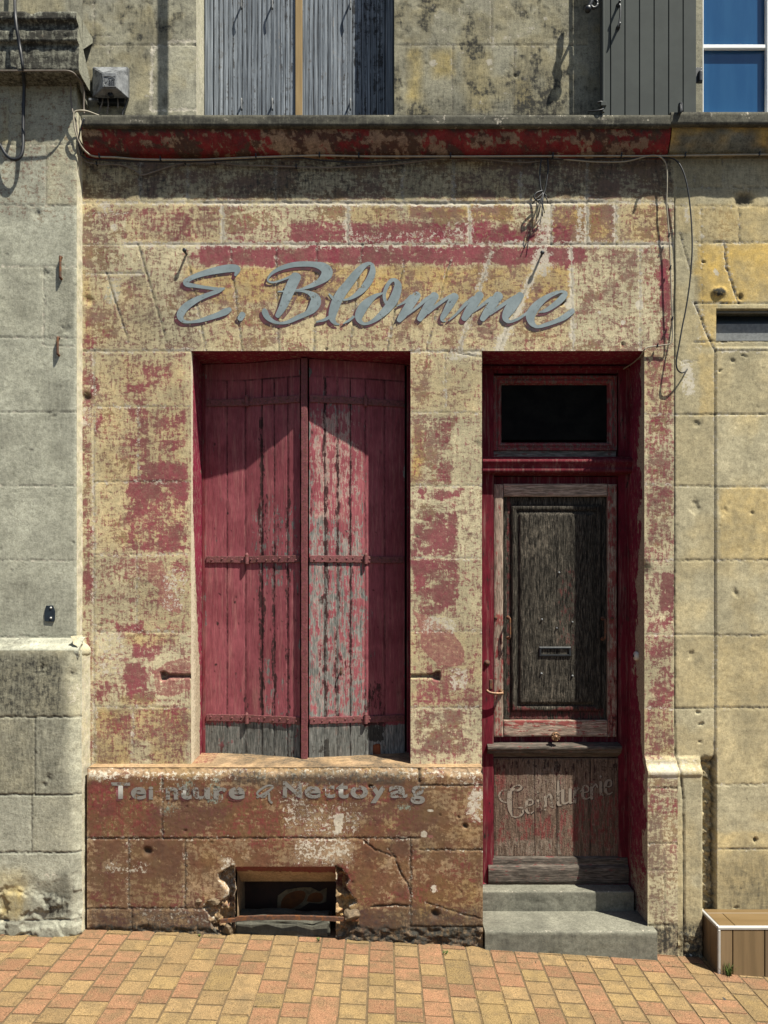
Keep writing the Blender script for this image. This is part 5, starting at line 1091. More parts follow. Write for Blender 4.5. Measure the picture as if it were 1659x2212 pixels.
def ent_ch(A, Y_, Z_):
    n = fbm(A*7, Z_*16, 431, 5, .6); return dict(grime=.85+.5*sst(n, .40, .62), brown=.3*sst(n, .5, .65), tint=.40, black=.5, rough=.3)
ye = -.165
ent = [(.02, Z(26, ye)), (ye-.005, Z(31, ye)), (ye-.025, Z(34, ye)), (ye-.025, Z(50, ye)), (ye-.008, Z(53, ye)), (ye-.004, Z(60, ye)), (ye-.012, Z(72, ye)), (ye-.014, Z(92, ye)), (ye+.004, Z(95, ye)), (ye+.006, Z(101, ye)), (ye, Z(104, ye)), (ye, Z(150, ye)), (ye+.012, Z(154, ye)), (YL, Z(156, ye)), (.02, Z(156, ye))]
profile_grid('entablature', X(-700), X(170, ye), ent, M['left'], lh, step=.008, seed=432, amp=.004, chf=ent_ch, ragged=.09, capc=dict(grime=.25, tint=.5, rough=.8))
# broken bracket under its right end, and the return face towards the shop
profile_grid('broken_bracket', X(168, -.14)-.004, X(174, -.08), [(.01, Z(150, -.12)), (-.115, Z(152, -.12)), (-.105, Z(170, -.11)), (-.07, Z(196, -.08)), (-.03, Z(222, -.04)), (.01, Z(236))], M['left'], lh, step=.006, seed=433, amp=.006, chf=lambda A, y, z: dict(grime=.55+0*A, rough=.5+0*A))
def left_up(f):
    f.base_relief(.0018); f.rect('grime', -700, -420, 180, 60, .42, 14); f.rect('ochre', 40, -20, 140, 40, .25); f.rect('black', -700, -420, 180, 60, .5); f.blocks([(-420, -90, -700, 180, [-300, 0]), (-90, 70, -700, 180, [-420, -120, 150])], amp=.04, w=1.3, dark=.5, white=.2)
relief('upper_wall', -700, 178, -420, 70, 0., left_up, M['upper'], lh, step=4, seed=441)
for u, v0, v1 in ((133, 556, 603), (127.5, 730, 768)):
    def mk(bm):
        y = YL; tube_bm(bm, crom([(X(u, y), y+.01, Z(v0, y)), (X(u, y), y-.012, Z(v0+1, y)), (X(u, y), y-.015, Z(v0+5, y)), (X(u, y), y-.015, Z(v1-5, y)), (X(u, y), y-.012, Z(v1-1, y)), (X(u, y), y+.01, Z(v1, y))], 4), .0062, 8)
    fitting('iron_staple', mk, M['iron'], lh)
def plate(bm):
    y = YL-.002; o = [(98, 1342), (97, 1320), (101, 1308), (115, 1308), (119.5, 1320), (119, 1338), (117, 1343)]
    a = [bm.verts.new(P(u, v, y)) for u, v in o]; f0 = bm.faces.new(a); r = bmesh.ops.extrude_face_region(bm, geom=[f0]); bmesh.ops.translate(bm, vec=(0, -.006, 0), verts=[g for g in r['geom'] if isinstance(g, bmesh.types.BMVert)])
pl = fitting('bracket_plate', plate, plain('blue_black_plate', (.012, .02, .028), (.008, .012, .018), 40, .5, .4, bump=.1), lh, False)
for v in (1313, 1335): fitting('plate_screw', lambda bm: lathe_bm(bm, [(.0055, .004), (.0055, -.002), (.003, -.005)], P(110, v, YL-.008), 'Y', 10), M['trim'], pl)
fitting('wall_screw', lambda bm: lathe_bm(bm, [(.006, .01), (.006, -.003), (.003, -.005)], P(167, 1212, -.04), 'Y', 10), M['trim'], lh)

# ---------------------------------------------------------------- right neighbour: yellow stone wall, vent, window and metal shutter
rh = empty('neighbour_house', (2.6, 0, gz(2.6)), 'yellowish stone house with a blue window and dark metal shutter, right of the shop', 'house')
VENT = (1547, 666, 1790, 736)
def right_wall(f):
    f.base_relief(.0014); R = f.rect; f.weather('grime', .18, 50); f.weather('ochre', .22, 90); f.weather('grime', .14, 14, .56, .68)
    kw = dict(w=1.3, dark=.65, white=.25, dep=.004, ww=3.5)
    strip = [(333, 405, 1456, 2420, [1500, 1560, 1750, 2000]), (405, 445, 1456, 2420, [1620, 1800, 2100])]
    f.blocks(strip, amp=.05, w=1.2, dark=.5, white=.15)
    st = [445, 527, 590, 655, 748, 895, 1050, 1210, 1371, 1530, 1640]
    f.blocks([(a, b, 1456, 1500 if b < 760 else 1544, []) for a, b in zip(st[4:-1], st[5:])], amp=.05, w=1.4, dark=.55, white=.12, dep=.004)
    f.blocks([(445, 524, 1500, 2420, [1597, 1790, 2050]), (524, 655, 1500, 1597, []), (524, 655, 1597, 2420, [1720, 1950, 2200])], amp=.04, **kw)
    f.blocks([(760, 895, 1545, 2420, [1750, 2010]), (895, 1052, 1545, 2420, [1690, 1900, 2180]), (1052, 1210, 1545, 2420, [1790, 2060]), (1210, 1372, 1545, 2420, [1690, 1940]), (1372, 1528, 1545, 2420, [1800, 2100]), (1528, 1694, 1547, 2420, [1760, 2010]), (1694, 1833, 1547, 2420, [1700, 1930]), (1833, 1975, 1547, 2420, [1820, 2120])], amp=.04, **kw)
    f.seg([(1565, 527), (1570, 580), (1580, 610), (1595, 655)], w=1.6, dark=.9, white=.5, dep=.006); f.seg([(1545, 758), (1545, 1945)], w=1., dark=.7, white=.2, dep=.002, jit=.4)
    f.seg([(1456, 430), (1457, 1560), (1460, 1640), (1468, 1720), (1470, 2080)], w=1.6, dark=1.1, white=0, dep=.010, jit=.3)
    f.seg([(1500, 655), (1515, 690), (1530, 730), (1545, 760)], w=1.4, dark=.8, white=.4, dep=.005); f.seg([(1469, 505), (1485, 560), (1492, 590)], w=1.4, dark=.7, white=.2, dep=.004); f.seg([(1500, 738), (1660, 736)], w=1.4, dark=.9); f.seg([(1545, 758), (2420, 758)], w=1.6, dark=.7, white=.4)
    f.seg([(1515, 445), (1517, 700)], w=1., dark=.3, white=.3); f.seg([(1460, 770), (1480, 785), (1510, 780)], w=1, dark=.5)
    # colour: golden blocks at the top, cream grey below
    for a in ((1506, 527, 1590, 655, .95), (1575, 527, 2420, 655, .9), (1510, 655, 1548, 750, .7), (1500, 445, 2420, 527, .42), (1510, 760, 1545, 900, .45), (1465, 445, 1500, 500, .3), (1550, 1055, 1700, 1210, .5), (1548, 1372, 1660, 1528, .3), (1545, 760, 1700, 900, .12), (1546, 1800, 1750, 1960, .35)): R('ochre', *a, f=6)
    R('ochre', 1500, 560, 1545, 600, 1., 8)
    R('brown', 1520, 455, 1597, 525, .35, 8); R('grime', 1456, 333, 2420, 424, .42, 12); R('grime', 1500, 600, 1520, 640, .45, 6); R('grime', 1458, 330, 1490, 640, .22, 10)  # long grime band below the cornice deepens its shadow in the colour
    R('grime', 1545, 1860, 2420, 1990, .55, 30); R('grime', 1600, 1840, 1760, 1960, .35, 30); R('grime', 1460, 1560, 1520, 2000, .16, 20); R('grime', 1456, 1985, 1560, 2120, .95, 14)
    R('white', 1475, 780, 1500, 850, .7, 4); f.ell('white', 1485, 800, 9, 11, 1.2, .3, w=.4); R('white', 1480, 440, 1492, 480, .6, 4); R('white', 1505, 640, 1515, 760, .35); f.ell('white', 1547, 590, 6, 10, .9, .4); R('white', 1456, 1640, 1510, 1670, .3, 6)
    R('rough', 1460, 500, 1485, 560, .6, 5); R('rough', 1460, 1560, 1520, 2050, .3, 10); R('rough', 1495, 440, 1512, 600, .5, 8)
    # dark chipped hole at the top right
    for cu, cv_, ru, rv, d in ((1608, 432, 20, 15, .012), (1521, 566, 4, 3, .012), (1600, 642, 7, 6, .012), (1638, 695, 3, 3, .0), (1587, 1283, 6, 10, .006), (1505, 915, 9, 7, .006), (1500, 1095, 10, 16, .006), (1492, 1415, 6, 10, .006), (1632, 1815, 4, 4, .02), (1506, 1541, 4, 3, .008), (1514, 1565, 6, 2.5, .009), (1510, 1600, 4, 3, .007), (1600, 1675, 5, 5, .0), (1590, 1962, 5, 5, .008), (1556, 800, 3, 3, .008), (1607, 770, 6, 3, .008), (1620, 1110, 6, 4, .006), (1580, 780, 5, 4, .006), (1560, 1105, 7, 12, .004)):
        k = f.sl(cu-ru*2, cv_-rv*2, cu+ru*2, cv_+rv*2, 3); m = np.exp(-(((f.U[k]+f.ju[k]*1.6+f.wu[k]*.4-cu)/ru)**2+((f.V[k]+f.jv[k]*1.6+f.wv[k]*.4-cv_)/rv)**2)**2); f.h[k] -= m*d*(.6+.8*fbm(f.U[k]/4, f.V[k]/4, 9, 3)); f.c['joint'][k] = np.maximum(f.c['joint'][k], m*.8*(d > .011))
    # strip base moulding
    v = f.V+f.jv*.5; inn = (1-sst(f.U, 1508, 1516)); f.h += inn*(sst(v, 1632, 1642)*.02+sst(v, 1645, 1664)*.03-sst(v, 1668, 1674)*.006)
    R('white', 1456, 1640, 1510, 1665, .4, 5)
    # ashlar facing, slightly proud
    f.h += .006*sst(f.U, 1545, 1546.5)*(f.V > 750)
    # torn gap between strip and facing
    u, w = f.U+f.wu*.7, f.V+f.wv; g = sst(u, 1512, 1520)*(1-sst(f.U, 1545, 1547))*sst(w, 1628, 1645); rub = fbm(f.U/9, f.V/9, 461, 4)-.5
    f.h -= g*(.035+rub*.06); f.c['rough'] = np.maximum(f.c['rough'], g*.9); f.c['ochre'] = np.maximum(f.c['ochre'], g*.25); f.c['joint'] = np.maximum(f.c['joint'], g*.8*sst(-rub, .06, .18)); f.c['joint'] = np.maximum(f.c['joint'], np.exp(-((f.U-1543+f.ju)/2.2)**2)*(f.V > 1600)*.9)
    low = sst(f.V+f.wv*.6, 2000, 2012)*(f.U < 1560); f.h += low*((fbm(f.U/14, f.V/10, 95, 4)-.5)*.03); f.c['rough'] = np.maximum(f.c['rough'], low*.8)
    f.pits(50, (.9, 1.8), .004, box=(1460, 440, 1720, 1950)); f.pits(18, (1., 2.8), .005, box=(1545, 760, 1700, 900))
    # cement lump
    k = f.sl(1535, 615, 1572, 650, 5); m = np.exp(-(((f.U[k]+f.ju[k]-1553)/15)**2+((f.V[k]+f.jv[k]-632)/10)**2)**2); f.h[k] += m*(.012+.01*rub[k]); f.c['grime'][k] = np.maximum(f.c['grime'][k], m*1.6)
vx0, vx1, vz0, vz1 = X(VENT[0]), X(VENT[2]), Z(VENT[3]), Z(VENT[1])
extv = [sheet((vx0, 0, vz1), (vx0, 0, vz0), (vx0, .14, vz0), (vx0, .14, vz1), seed=471, ch=dict(white=.5)), sheet((vx0, .14, vz1), (vx1, .14, vz1), (vx1, 0, vz1), (vx0, 0, vz1), seed=472, ch=dict(grime=.4)),
        sheet((vx0, 0, vz0), (vx1, 0, vz0), (vx1, .14, vz0), (vx0, .14, vz0), seed=473), sheet((vx1, 0, vz0), (vx1, 0, vz1), (vx1, .14, vz1), (vx1, .14, vz0), seed=474)]
relief('wall', 1456, 2420, 333, 2130, 0., right_wall, M['right'], rh, holes=(VENT,), step=2.7, seed=451, extra=extv, ub=(1660,))
vent = ring('vent_window', vx0+.002, vz0+.002, vx1-.002, vz1-.002, [(0, .05), (0, .03), (.008, .028), (.010, .036)], M['ventgrey'], rh)
boxes('glass_pane', [((vx0+.006, .10, vz0+.004), (vx1-.006, .106, vz1-.004))], M['ventglass'], vent, 0)
bm = bmesh.new(); bm_box(bm, (vx0+.003, .034, vz0+.003), (vx1-.003, .098, vz0+.012), .002); bm_obj('vent_sill', bm, M['ventgrey'], vent)
boxes('lower_screen', [((vx0+.008, .037, vz0+.012), (vx1-.008, .046, Z(700, .04)))], M['ventgrey'], vent, .001)
def up_right(f):
    f.base_relief(.0014); f.rect('grime', 1449, -420, 2420, 262, .3, 20); f.blocks([(-420, -60, 1449, 2420, [1900, 2200]), (-60, 88, 1449, 2420, [2000, 2300]), (88, 260, 1449, 2420, [1930, 2150])], amp=.04, w=1.2, dark=.5, white=.2); f.rect('grime', 1449, -300, 1518, 260, .3, 2, 'sub')
rx0, rx1 = X(1518), X(1850)
relief('upper_wall', 1449, 2420, -420, 262, 0., up_right, M['upper'], rh, holes=(UN,), step=3.4, seed=481, extra=[sheet((rx1, 0, Z(252)), (rx1, 0, Z(-300)), (rx1, .1, Z(-300)), (rx1, .1, Z(252)), seed=482), sheet((rx0, 0, Z(-300)), (rx0, 0, Z(252)), (rx0, .1, Z(252)), (rx0, .1, Z(-300)), seed=484), sheet((rx0, 0, Z(-300)), (rx0, .1, Z(-300)), (rx1, .1, Z(-300)), (rx1, 0, Z(-300)), seed=483)])
wy = .035
uw = ring('window', rx0+.003, Z(253, wy), rx1-.003, Z(-298, wy), [(0, wy+.05), (0, wy), (.016, wy-.002), (.020, wy+.012), (.022, wy+.030)], M['whitepvc'], rh)
boxes('window_pane', [((rx0+.01, wy+.026, Z(253, wy)), (rx1-.01, wy+.032, Z(-298, wy)))], M['bluepane'], uw, 0)
boxes('glazing_bar', [((rx0+.02, wy+.004, Z(103, wy)), (X(1657, wy), wy+.022, Z(94, wy))), ((X(1668, wy), wy+.004, Z(103, wy)), (rx1-.02, wy+.022, Z(94, wy)))], M['whitepvc'], uw, .003)
boxes('meeting_stile', [((X(1656, wy), wy-.002, Z(251, wy)), (X(1671, wy), wy+.022, Z(-297, wy)))], M['whitepvc'], uw, .003)
profile_grid('cornice_slab', X(1449.6, -.1), X(2420), [(.06, Z(238, -.1)+.012), (-.088, Z(240, -.1)), (-.1, Z(242, -.1)), (-.1, Z(268.5, -.1)), (-.072, Z(269, -.1)), (-.02, Z(270, -.1))], M['cornice'], rh, seed=491, amp=.0022, chf=lambda A, y, z: {k: (v*.8 if k == 'grime' else v) for k, v in corn_ch(A, y, z).items()}, ragged=.03)
fzr = [(-.078, Z(271, -.078)), (-.074, Z(288, -.074)), (-.062, Z(306, -.062)), (-.045, Z(322, -.045)), (-.036, Z(331, -.036)), (0., Z(333, -.036))]
profile_grid('cornice_cove', X(1447, -.05), X(2420), fzr, M['cornice'], rh, seed=492, amp=.002, chf=lambda A, y, z: dict(ochre=.9*sst(fbm(A*5, z*8, 4, 4), .35, .6), grime=.7*sst(z, Z(296, -.06), Z(276, -.07))*fbm(A*7, z*9, 8, 3)+.25*sst(fbm(A*4, z*3, 3, 3), .5, .7), tint=.62))
# metal shutter folded back on the wall, standing clear of it at its free edge
def metal_shutter():
    g = [1319, 1350, 1381.5, 1413, 1444.5, 1475.7]; ua, ub = 1300, 1503.5; ya, yb_ = -.088, -.072
    us = axis([ua, ub]+[q for j in g for q in (j-1.3, j-.7, j+.7, j+1.3)], 8); Yu = np.interp(us, [ua, ub], [ya, yb_]); dep = np.zeros_like(us)
    for j in g: dep = np.maximum(dep, np.where(np.abs(us-j) < 1., .007, 0))
    xs = (us-U0)/S*(D+Yu)/D; zs = np.array([Z(246, -.1), Z(-300, -.1)]); bm = bmesh.new()
    F = [[bm.verts.new((x, y+d, z)) for z in zs] for x, y, d in zip(xs, Yu, dep)]; Bk = [[bm.verts.new((x, y+.030, z)) for z in zs] for x, y in zip(xs, Yu)]
    for A_ in (F, Bk):
        for a, b in zip(A_[:-1], A_[1:]): bm.faces.new((a[0], b[0], b[1], a[1]))
    for i in (0, -1): bm.faces.new((F[i][0], F[i][1], Bk[i][1], Bk[i][0]))
    for a, b, c, d in zip(F[:-1], F[1:], Bk[:-1], Bk[1:]):
        bm.faces.new((a[0], b[0], d[0], c[0])); bm.faces.new((a[1], b[1], d[1], c[1]))
    bmesh.ops.recalc_face_normals(bm, faces=bm.faces); o = bm_obj('metal_shutter', bm, M['metalshut'], rh)
    y = ya-.012
    def rod(bm):
        tube_bm(bm, [P(1303, 243, y), P(1303, 100, y), P(1302, -300, y)], .0065, 10)
        for v in (226, -20): bm_box(bm, (X(1297, y), y-.010, Z(v+5, y)), (X(1309, y), ya+.004, Z(v-5, y)), .002)
    fitting('locking_rod', rod, M['metalshut'], o, False)
    def foot(bm): tube_bm(bm, crom([P(1309, 222, y), P(1298, 220, y-.006), P(1290, 222, y-.004)], 5), .004, 8); tube_bm(bm, crom([P(1304, 236, y-.004), P(1290, 239, y-.004), P(1270, 241, y+.02)], 5), .0035, 8)
    fitting('rod_latch', foot, M['darkiron'], o)
    def ringk(bm):
        c = P(1283, 8, ya-.03); r = X(1290)-X(1283)
        tube_bm(bm, [c+Vector((r*math.cos(a), 0, r*1.3*math.sin(a))) for a in [2*math.pi*k/20 for k in range(21)]], .007, 8)
    fitting('stay_ring', ringk, M['darkiron'], o)
    def hnd(bm):
        yy_ = -.084; tube_bm(bm, crom([P(1335, 12, yy_+.01), P(1336, 12, yy_-.03), P(1339.5, 11, yy_-.034), P(1340, 30, yy_-.036), P(1338, 46, yy_-.036), P(1334.5, 58, yy_-.034), P(1334, 60, yy_-.025), P(1334, 60, yy_+.01)], 5), .0042, 8)
        for v in (12, 60): lathe_bm(bm, [(.010, .004), (.010, -.004), (.006, -.010), (.005, -.03)], P(1335, v, yy_), 'Y', 12)
    fitting('shutter_handle', hnd, M['darkiron'], o)
    def hinge(bm):
        y2 = -.045; bm_box(bm, (X(1500, y2), y2-.006, Z(180, y2)), (X(1517, y2), y2+.004, Z(147, y2)), .002); lathe_bm(bm, [(.010, -.028), (.012, -.024), (.012, .020), (.009, .026)], (X(1511, y2), y2-.008, Z(168, y2)), 'Z', 12)
    fitting('shutter_hinge', hinge, M['darkiron'], o, False)
    return o
metal_shutter()
def tilting_stop(bm):
    y = -.112; bm_box(bm, (X(1466, y), y-.010, Z(243, y)), (X(1474, y), y+.014, Z(226, y)), .003); tube_bm(bm, crom([P(1470, 228, y-.01), P(1471, 234, y-.022), P(1470, 242, y-.024), P(1467, 246, y-.016)], 5), .006, 8); lathe_bm(bm, [(.011, -.008), (.011, .004), (.007, .008)], P(1470, 226, y), 'Z', 12)
fitting('shutter_stop', tilting_stop, M['darkiron'], rh, False)
def arrest():   # cast-iron shutter catch on the wall whose curly shadow shows left of the shutter
    def mk(bm):
        y = -.02; tube_bm(bm, [P(1290, -40, .0), P(1288, -40, -.08), P(1284, -40, -.115)], .007, 8)
        tube_bm(bm, crom([P(1290, -110, -.115), P(1288, -70, -.117), P(1281, -48, -.117), P(1287, -22, -.117), P(1278, 2, -.117), P(1272, 16, -.115)], 6), .012, 8, None)
        bmesh.ops.create_icosphere(bm, subdivisions=2, radius=.017, matrix=__import__('mathutils').Matrix.Translation(P(1270, 20, -.115)))
    fitting('shutter_catch', mk, M['darkiron'], rh)
arrest()

for hh, a, b in ((lh, -700, 177), (house, 179, 1448), (rh, 1450, 2420)):
    boxes('building_body', [((X(a), .30, -.2), (X(b), 5., 5.715))], M['black'], hh, 0)
# ---------------------------------------------------------------- steps
ds = empty('doorstep', (X(1234, -.1), -.1, gz(.9)), 'two grey worn concrete steps below the red shop door', 'doorstep')
def step(name, xa, xb, yf, ybk, zt_, zb_, seed, skew=0., rnd=.012):
    prof = [(ybk, zt_), (yf+rnd, zt_-.002), (yf+rnd*.4, zt_-rnd*.25), (yf+rnd*.08, zt_-rnd*.7), (yf, zt_-rnd*1.4), (yf-.002, zb_)]
    def ch(A, y, z):
        n = fbm(A*9, (y+z)*12, seed, 4); fr = (y < yf+.02); return dict(grime=.10+.25*sst(n, .5, .68)+.22*fr*sst(fbm(A*14, z*40, seed+2, 3), .45, .65), tint=.5+.10*(n-.5), white=.12*np.exp(-((z-zt_)/.008)**2)*fr, black=.2+0*A)
    return profile_grid(name, xa, xb, prof, M['concrete'], ds, step=.007, seed=seed, amp=.0014, chf=ch, ragged=.02)
step('lower_tread', X(1048, -.1), X(1420, -.1), -.10, .13, .113, -.12, 501)
step('upper_tread', dx0+.012, dx1-.012, .118, .30, .216, .09, 502, rnd=.008)
ts = empty('tiled_step', (2.1, -.1, gz(2.1)), 'wood effect tiled entrance step with silver edging beside the yellow wall', 'step')
tx0, tx1, ty, tz = X(1552, -.19), 2.75, -.19, .178
boxes('core', [((tx0+.012, ty+.012, -.14), (tx1, -.004, tz-.012))], M['grout'], ts, 0)
g = .0025; bmx = []
xs = [tx0, tx0+.068, tx0+.22, tx0+.38, tx0+.62, tx0+.86, tx1]
for i, (a, b) in enumerate(zip(xs[:-1], xs[1:])):
    m = plain('wood_effect_tile_%s' % 'abcdef'[i], *[((.20, .138, .075), (.15, .10, .055)), ((.175, .118, .062), (.13, .088, .046)), ((.155, .108, .062), (.115, .08, .046)), ((.19, .13, .07), (.14, .095, .05)), ((.17, .115, .062), (.13, .088, .046)), ((.185, .125, .068), (.14, .095, .05))][i], 26, .42, .35, bump=.08, streak=(1, 1, .05), det=8)
    boxes('riser_tile', [((a+g, ty, -.14), (b-g, ty+.011, tz-.014))], m, ts, .001)
boxes('side_tile', [((tx0, ty+.014, -.14), (tx0+.011, -.100, tz-.014)), ((tx0, -.0975, -.14), (tx0+.011, .0-.002, tz-.014))], M['tilewood'], ts, .001)
boxes('tread_tile', [((tx0+.012, ty+.014, tz-.011), (tx0+.085, -.048, tz)), ((tx0+.088, ty+.014, tz-.011), (tx0+.72, -.048, tz)), ((tx0+.723, ty+.014, tz-.011), (tx1, -.048, tz)), ((tx0+.012, -.0455, tz-.011), (tx0+.55, -.003, tz)), ((tx0+.553, -.0455, tz-.011), (tx1, -.003, tz))], M['tiletop'], ts, .001)
boxes('edge_trim', [((tx0-.003, ty-.003, tz-.013), (tx1, ty+.012, tz+.002)), ((tx0-.0035, ty+.0125, tz-.013), (tx0+.010, -.004, tz+.0015)), ((tx0-.0025, ty-.0025, -.14), (tx0+.010, ty+.010, tz-.0135))], M['trim'], ts, .002)
# grass tuft growing at its foot
def tuft():
    bm = bmesh.new(); q = random.Random(8); c = P(1574, 2101, -.2); c.z = gz(c.x)-.002
    for i in range(46):
        a = q.uniform(0, 6.28); r = q.uniform(0, .016); L = q.uniform(.03, .09); b0 = c+Vector((r*math.cos(a), r*math.sin(a)*.6, 0)); ln = Vector((q.gauss(0, .35), q.gauss(0, .2), 1)).normalized(); sd = Vector((math.sin(a), math.cos(a), 0))*.0016
        p1 = b0+ln*L*.6; p2 = b0+ln*L+Vector((ln.x*L*.35, ln.y*L*.3, -.1*L))
        v = [bm.verts.new(k) for k in (b0-sd, b0+sd, p1+sd*.8, p1-sd*.8, p2)]
        bm.faces.new(v[:4]); bm.faces.new((v[3], v[2], v[4]))
    o = bm_obj('grass_tuft', bm, M['grass']); tag(o, 'small green grass tuft in front of the wood effect tiled step', 'weed')
tuft()
o = rock('pebble', (X(1551, -.35), -.40, gz(1.58)+.001), (.012, .013, .004), 31, M['tar']); tag(o, 'flat dark gum spot on the brick paving near the tiled step', 'pebble')  # dark gum spot, modelled as a flattened stone
o = rock('pebble', (X(1488, -.02), -.035, gz(1.5)+.004), (.010, .010, .007), 33, M['white']); tag(o, 'small white pebble at the wall foot beside the concrete doorstep', 'pebble')
def moss(u, y, seed):
    bm = bmesh.new(); q = random.Random(seed); c = Vector((X(u, y), y, gz(X(u, y))))
    for i in range(14):
        a = q.uniform(0, 6.28); L = q.uniform(.008, .022); b0 = c+Vector((q.gauss(0, .004), q.gauss(0, .004), 0)); d = Vector((math.cos(a), math.sin(a), q.uniform(.4, 1.2))).normalized(); s = Vector((-math.sin(a), math.cos(a), 0))*.003
        v = [bm.verts.new(k) for k in (b0, b0+d*L*.6+s, b0+d*L, b0+d*L*.6-s)]; bm.faces.new(v)
    return bm_obj('weed', bm, M['grass'])
tag(moss(961, -.16, 3), 'tiny leafy weed between paving bricks left of the doorstep', 'weed')

tag(moss(430, -.10, 5), 'tiny leafy weed at the wall foot left of the cellar opening', 'weed')
tag(moss(688, -.09, 6), 'tiny leafy weed at the pavement edge under the rusty bar', 'weed')
tag(moss(1433, -.02, 9), 'tiny leafy weed at the wall foot right of the doorstep', 'weed')
def grit():
    bm = bmesh.new(); q = random.Random(77)
    for i in range(420):
        x = q.uniform(-2.2, 2.4); y = -.10-abs(q.gauss(0, .05)) if q.random() < .7 else q.uniform(-.75, -.1)
        if .45 < x < 1.38 and y > -.13: y -= .08
        r = q.uniform(.0012, .0034); bmesh.ops.create_icosphere(bm, subdivisions=1, radius=r, matrix=__import__('mathutils').Matrix.Translation((x, y, gz(x)+r*.5)) @ __import__('mathutils').Matrix.Diagonal((q.uniform(.7, 1.4), q.uniform(.7, 1.4), .6, 1)))
    o = bm_obj('grit', bm, M['rock']); tag(o, 'loose grit scattered on the paving along the wall foot', 'grit', None, 'stuff')
grit()
# ---------------------------------------------------------------- junction box
jb = empty('junction_box', P(240, 215, 0), 'grimy grey plastic phone junction box with dangling wires on the cornice', 'junction box')
def jbox():
    yb_, yf = -.03, -.105; u0, u1, v0, v1 = 200, 279, 145, 214; bm = bmesh.new()
    def rect(ua, va, ub, vb, y): return [bm.verts.new(P(u, v, y)) for u, v in ((ua, vb), (ub, vb), (ub, va), (ua, va))]
    rows = [rect(u0+4, v0+3, u1+1, v1, .0), rect(u0+2, v0+2, u1-1, v1-2, yb_), rect(u0, v0-.5, u1-2, v1-2, yb_-.012), rect(u0, v0, u1-3, v1-3, yb_-.022), rect(222, 157.5, 252, 190, yf)]
    for a, b in zip(rows[:-1], rows[1:]):
        for i in range(4): j = (i+1) % 4; bm.faces.new((a[i], a[j], b[j], b[i]))
    bm.faces.new(rows[-1]); bm.faces.new(rows[0]); bmesh.ops.recalc_face_normals(bm, faces=bm.faces)
    bmesh.ops.bevel(bm, geom=bm.edges[:], offset=.003, segments=2, affect='EDGES'); bm_obj('cover', bm, M['boxgrey'], jb)
    e = ring('telephone_emblem', X(222.5, yf), Z(188, yf), X(250.5, yf), Z(164.5, yf), [(0, yf+.001), (0, yf-.003), (.003, yf-.003), (.0035, yf-.0005)], M['boxgrey'], jb, fill=True); y = yf-.0008
    def mk(bm):
        for i in range(3):
            for j in range(3): tube_bm(bm, [P(237+i*4.2, 174+j*4.6, y+.001), P(237+i*4.2, 174+j*4.6, y-.0025)], .0034, 10)
        tube_bm(bm, crom([P(226, 185, y), P(225, 180, y), P(229, 178, y), P(232, 174, y), P(233, 170, y), P(238, 168, y), P(243, 166.8, y), P(247, 169, y), P(246, 171.5, y), P(241, 171.5, y)], 4), .0022, 8)
    fitting('keypad_and_handset', mk, M['boxgrey'], e, False)
    def scr(bm):
        y2 = -.075; c = P(239, 205, y2); lathe_bm(bm, [(.012, .012), (.012, -.006), (.009, -.009), (.0085, -.002), (.002, -.002)], c, 'Y', 20); bm_box(bm, (c.x-.004, c.y-.005, c.z-.004), (c.x+.004, c.y+.002, c.z+.004), .001)
    fitting('lock_screw', scr, M['darkiron'], jb, False)
    for pts in ([(222, 212), (221, 222), (216, 236), (212, 250)], [(233, 212), (234, 228), (231, 248)], [(254, 212), (255, 226), (254, 234)], [(275, 212), (271, 228), (266, 240), (264, 250)]):
        fitting('dangling_wire', lambda bm: tube_bm(bm, crom([P(u, v, -.035) for u, v in pts], 5), .0035, 7), M['cablegrey'] if pts[0][0] < 270 else M['cableblack'], jb)
    boxes('torn_flap', [((X(194, -.03), -.045, Z(221, -.03)), (X(214, -.03), -.028, Z(216, -.03)))], M['boxgrey'], jb, .001)
    boxes('terminal_block', [((X(213, -.01), -.03, Z(228, -.01)), (X(272, -.01), -.004, Z(212, -.01)))], M['darkiron'], jb, .002)
jbox()

# ---------------------------------------------------------------- cables
def cable(pts, r, mat, label, clips=(), nm='cable', k=7):
    o = tube(nm, [P(u, v, y) for u, v, y in pts], r, M[mat], None, k, 8); tag(o, label, 'cable', 'cables running along the facade')
    for u, v, y in clips:
        bm = bmesh.new(); c = P(u, v, y); bm_box(bm, (c.x-.004, c.y-r-.002, c.z-r-.002), (c.x+.004, c.y+r+.006, c.z+r+.004), .0015); lathe_bm(bm, [(.0035, -.010), (.0035, -.004), (.002, 0)], (c.x, c.y, c.z+r+.006), 'Y', 8)
        bm_obj('cable_clip', bm, M['darkiron'], o)
    return o
cable([(34, -300, -.06), (33, -60, -.06), (32, 0, -.10), (33, 28, -.20), (36, 60, -.215), (42, 95, -.20), (46, 120, -.20), (50, 152, -.185), (52, 180, -.115), (51, 230, -.10), (50, 280, -.10), (50, 312, -.105), (47, 333, -.11), (37, 344, -.115), (24, 343, -.115), (12, 333, -.11), (3, 318, -.10), (-6, 308, -.09), (-16, 306, -.065)], .0078, 'cableblack', 'thick black cable hanging over the grey entablature and curling at its end', [(50, 232, -.10), (50, 286, -.10)])
cable([(-700, 152, -.185), (-200, 152, -.185), (0, 153, -.186), (110, 153, -.186), (150, 154, -.18), (166, 165, -.15), (176, 178, -.10), (181, 200, -.07), (181, 230, -.06), (182, 246, -.06)], .0040, 'cablegrey', 'thin brown grey cable along the bottom of the grey entablature')
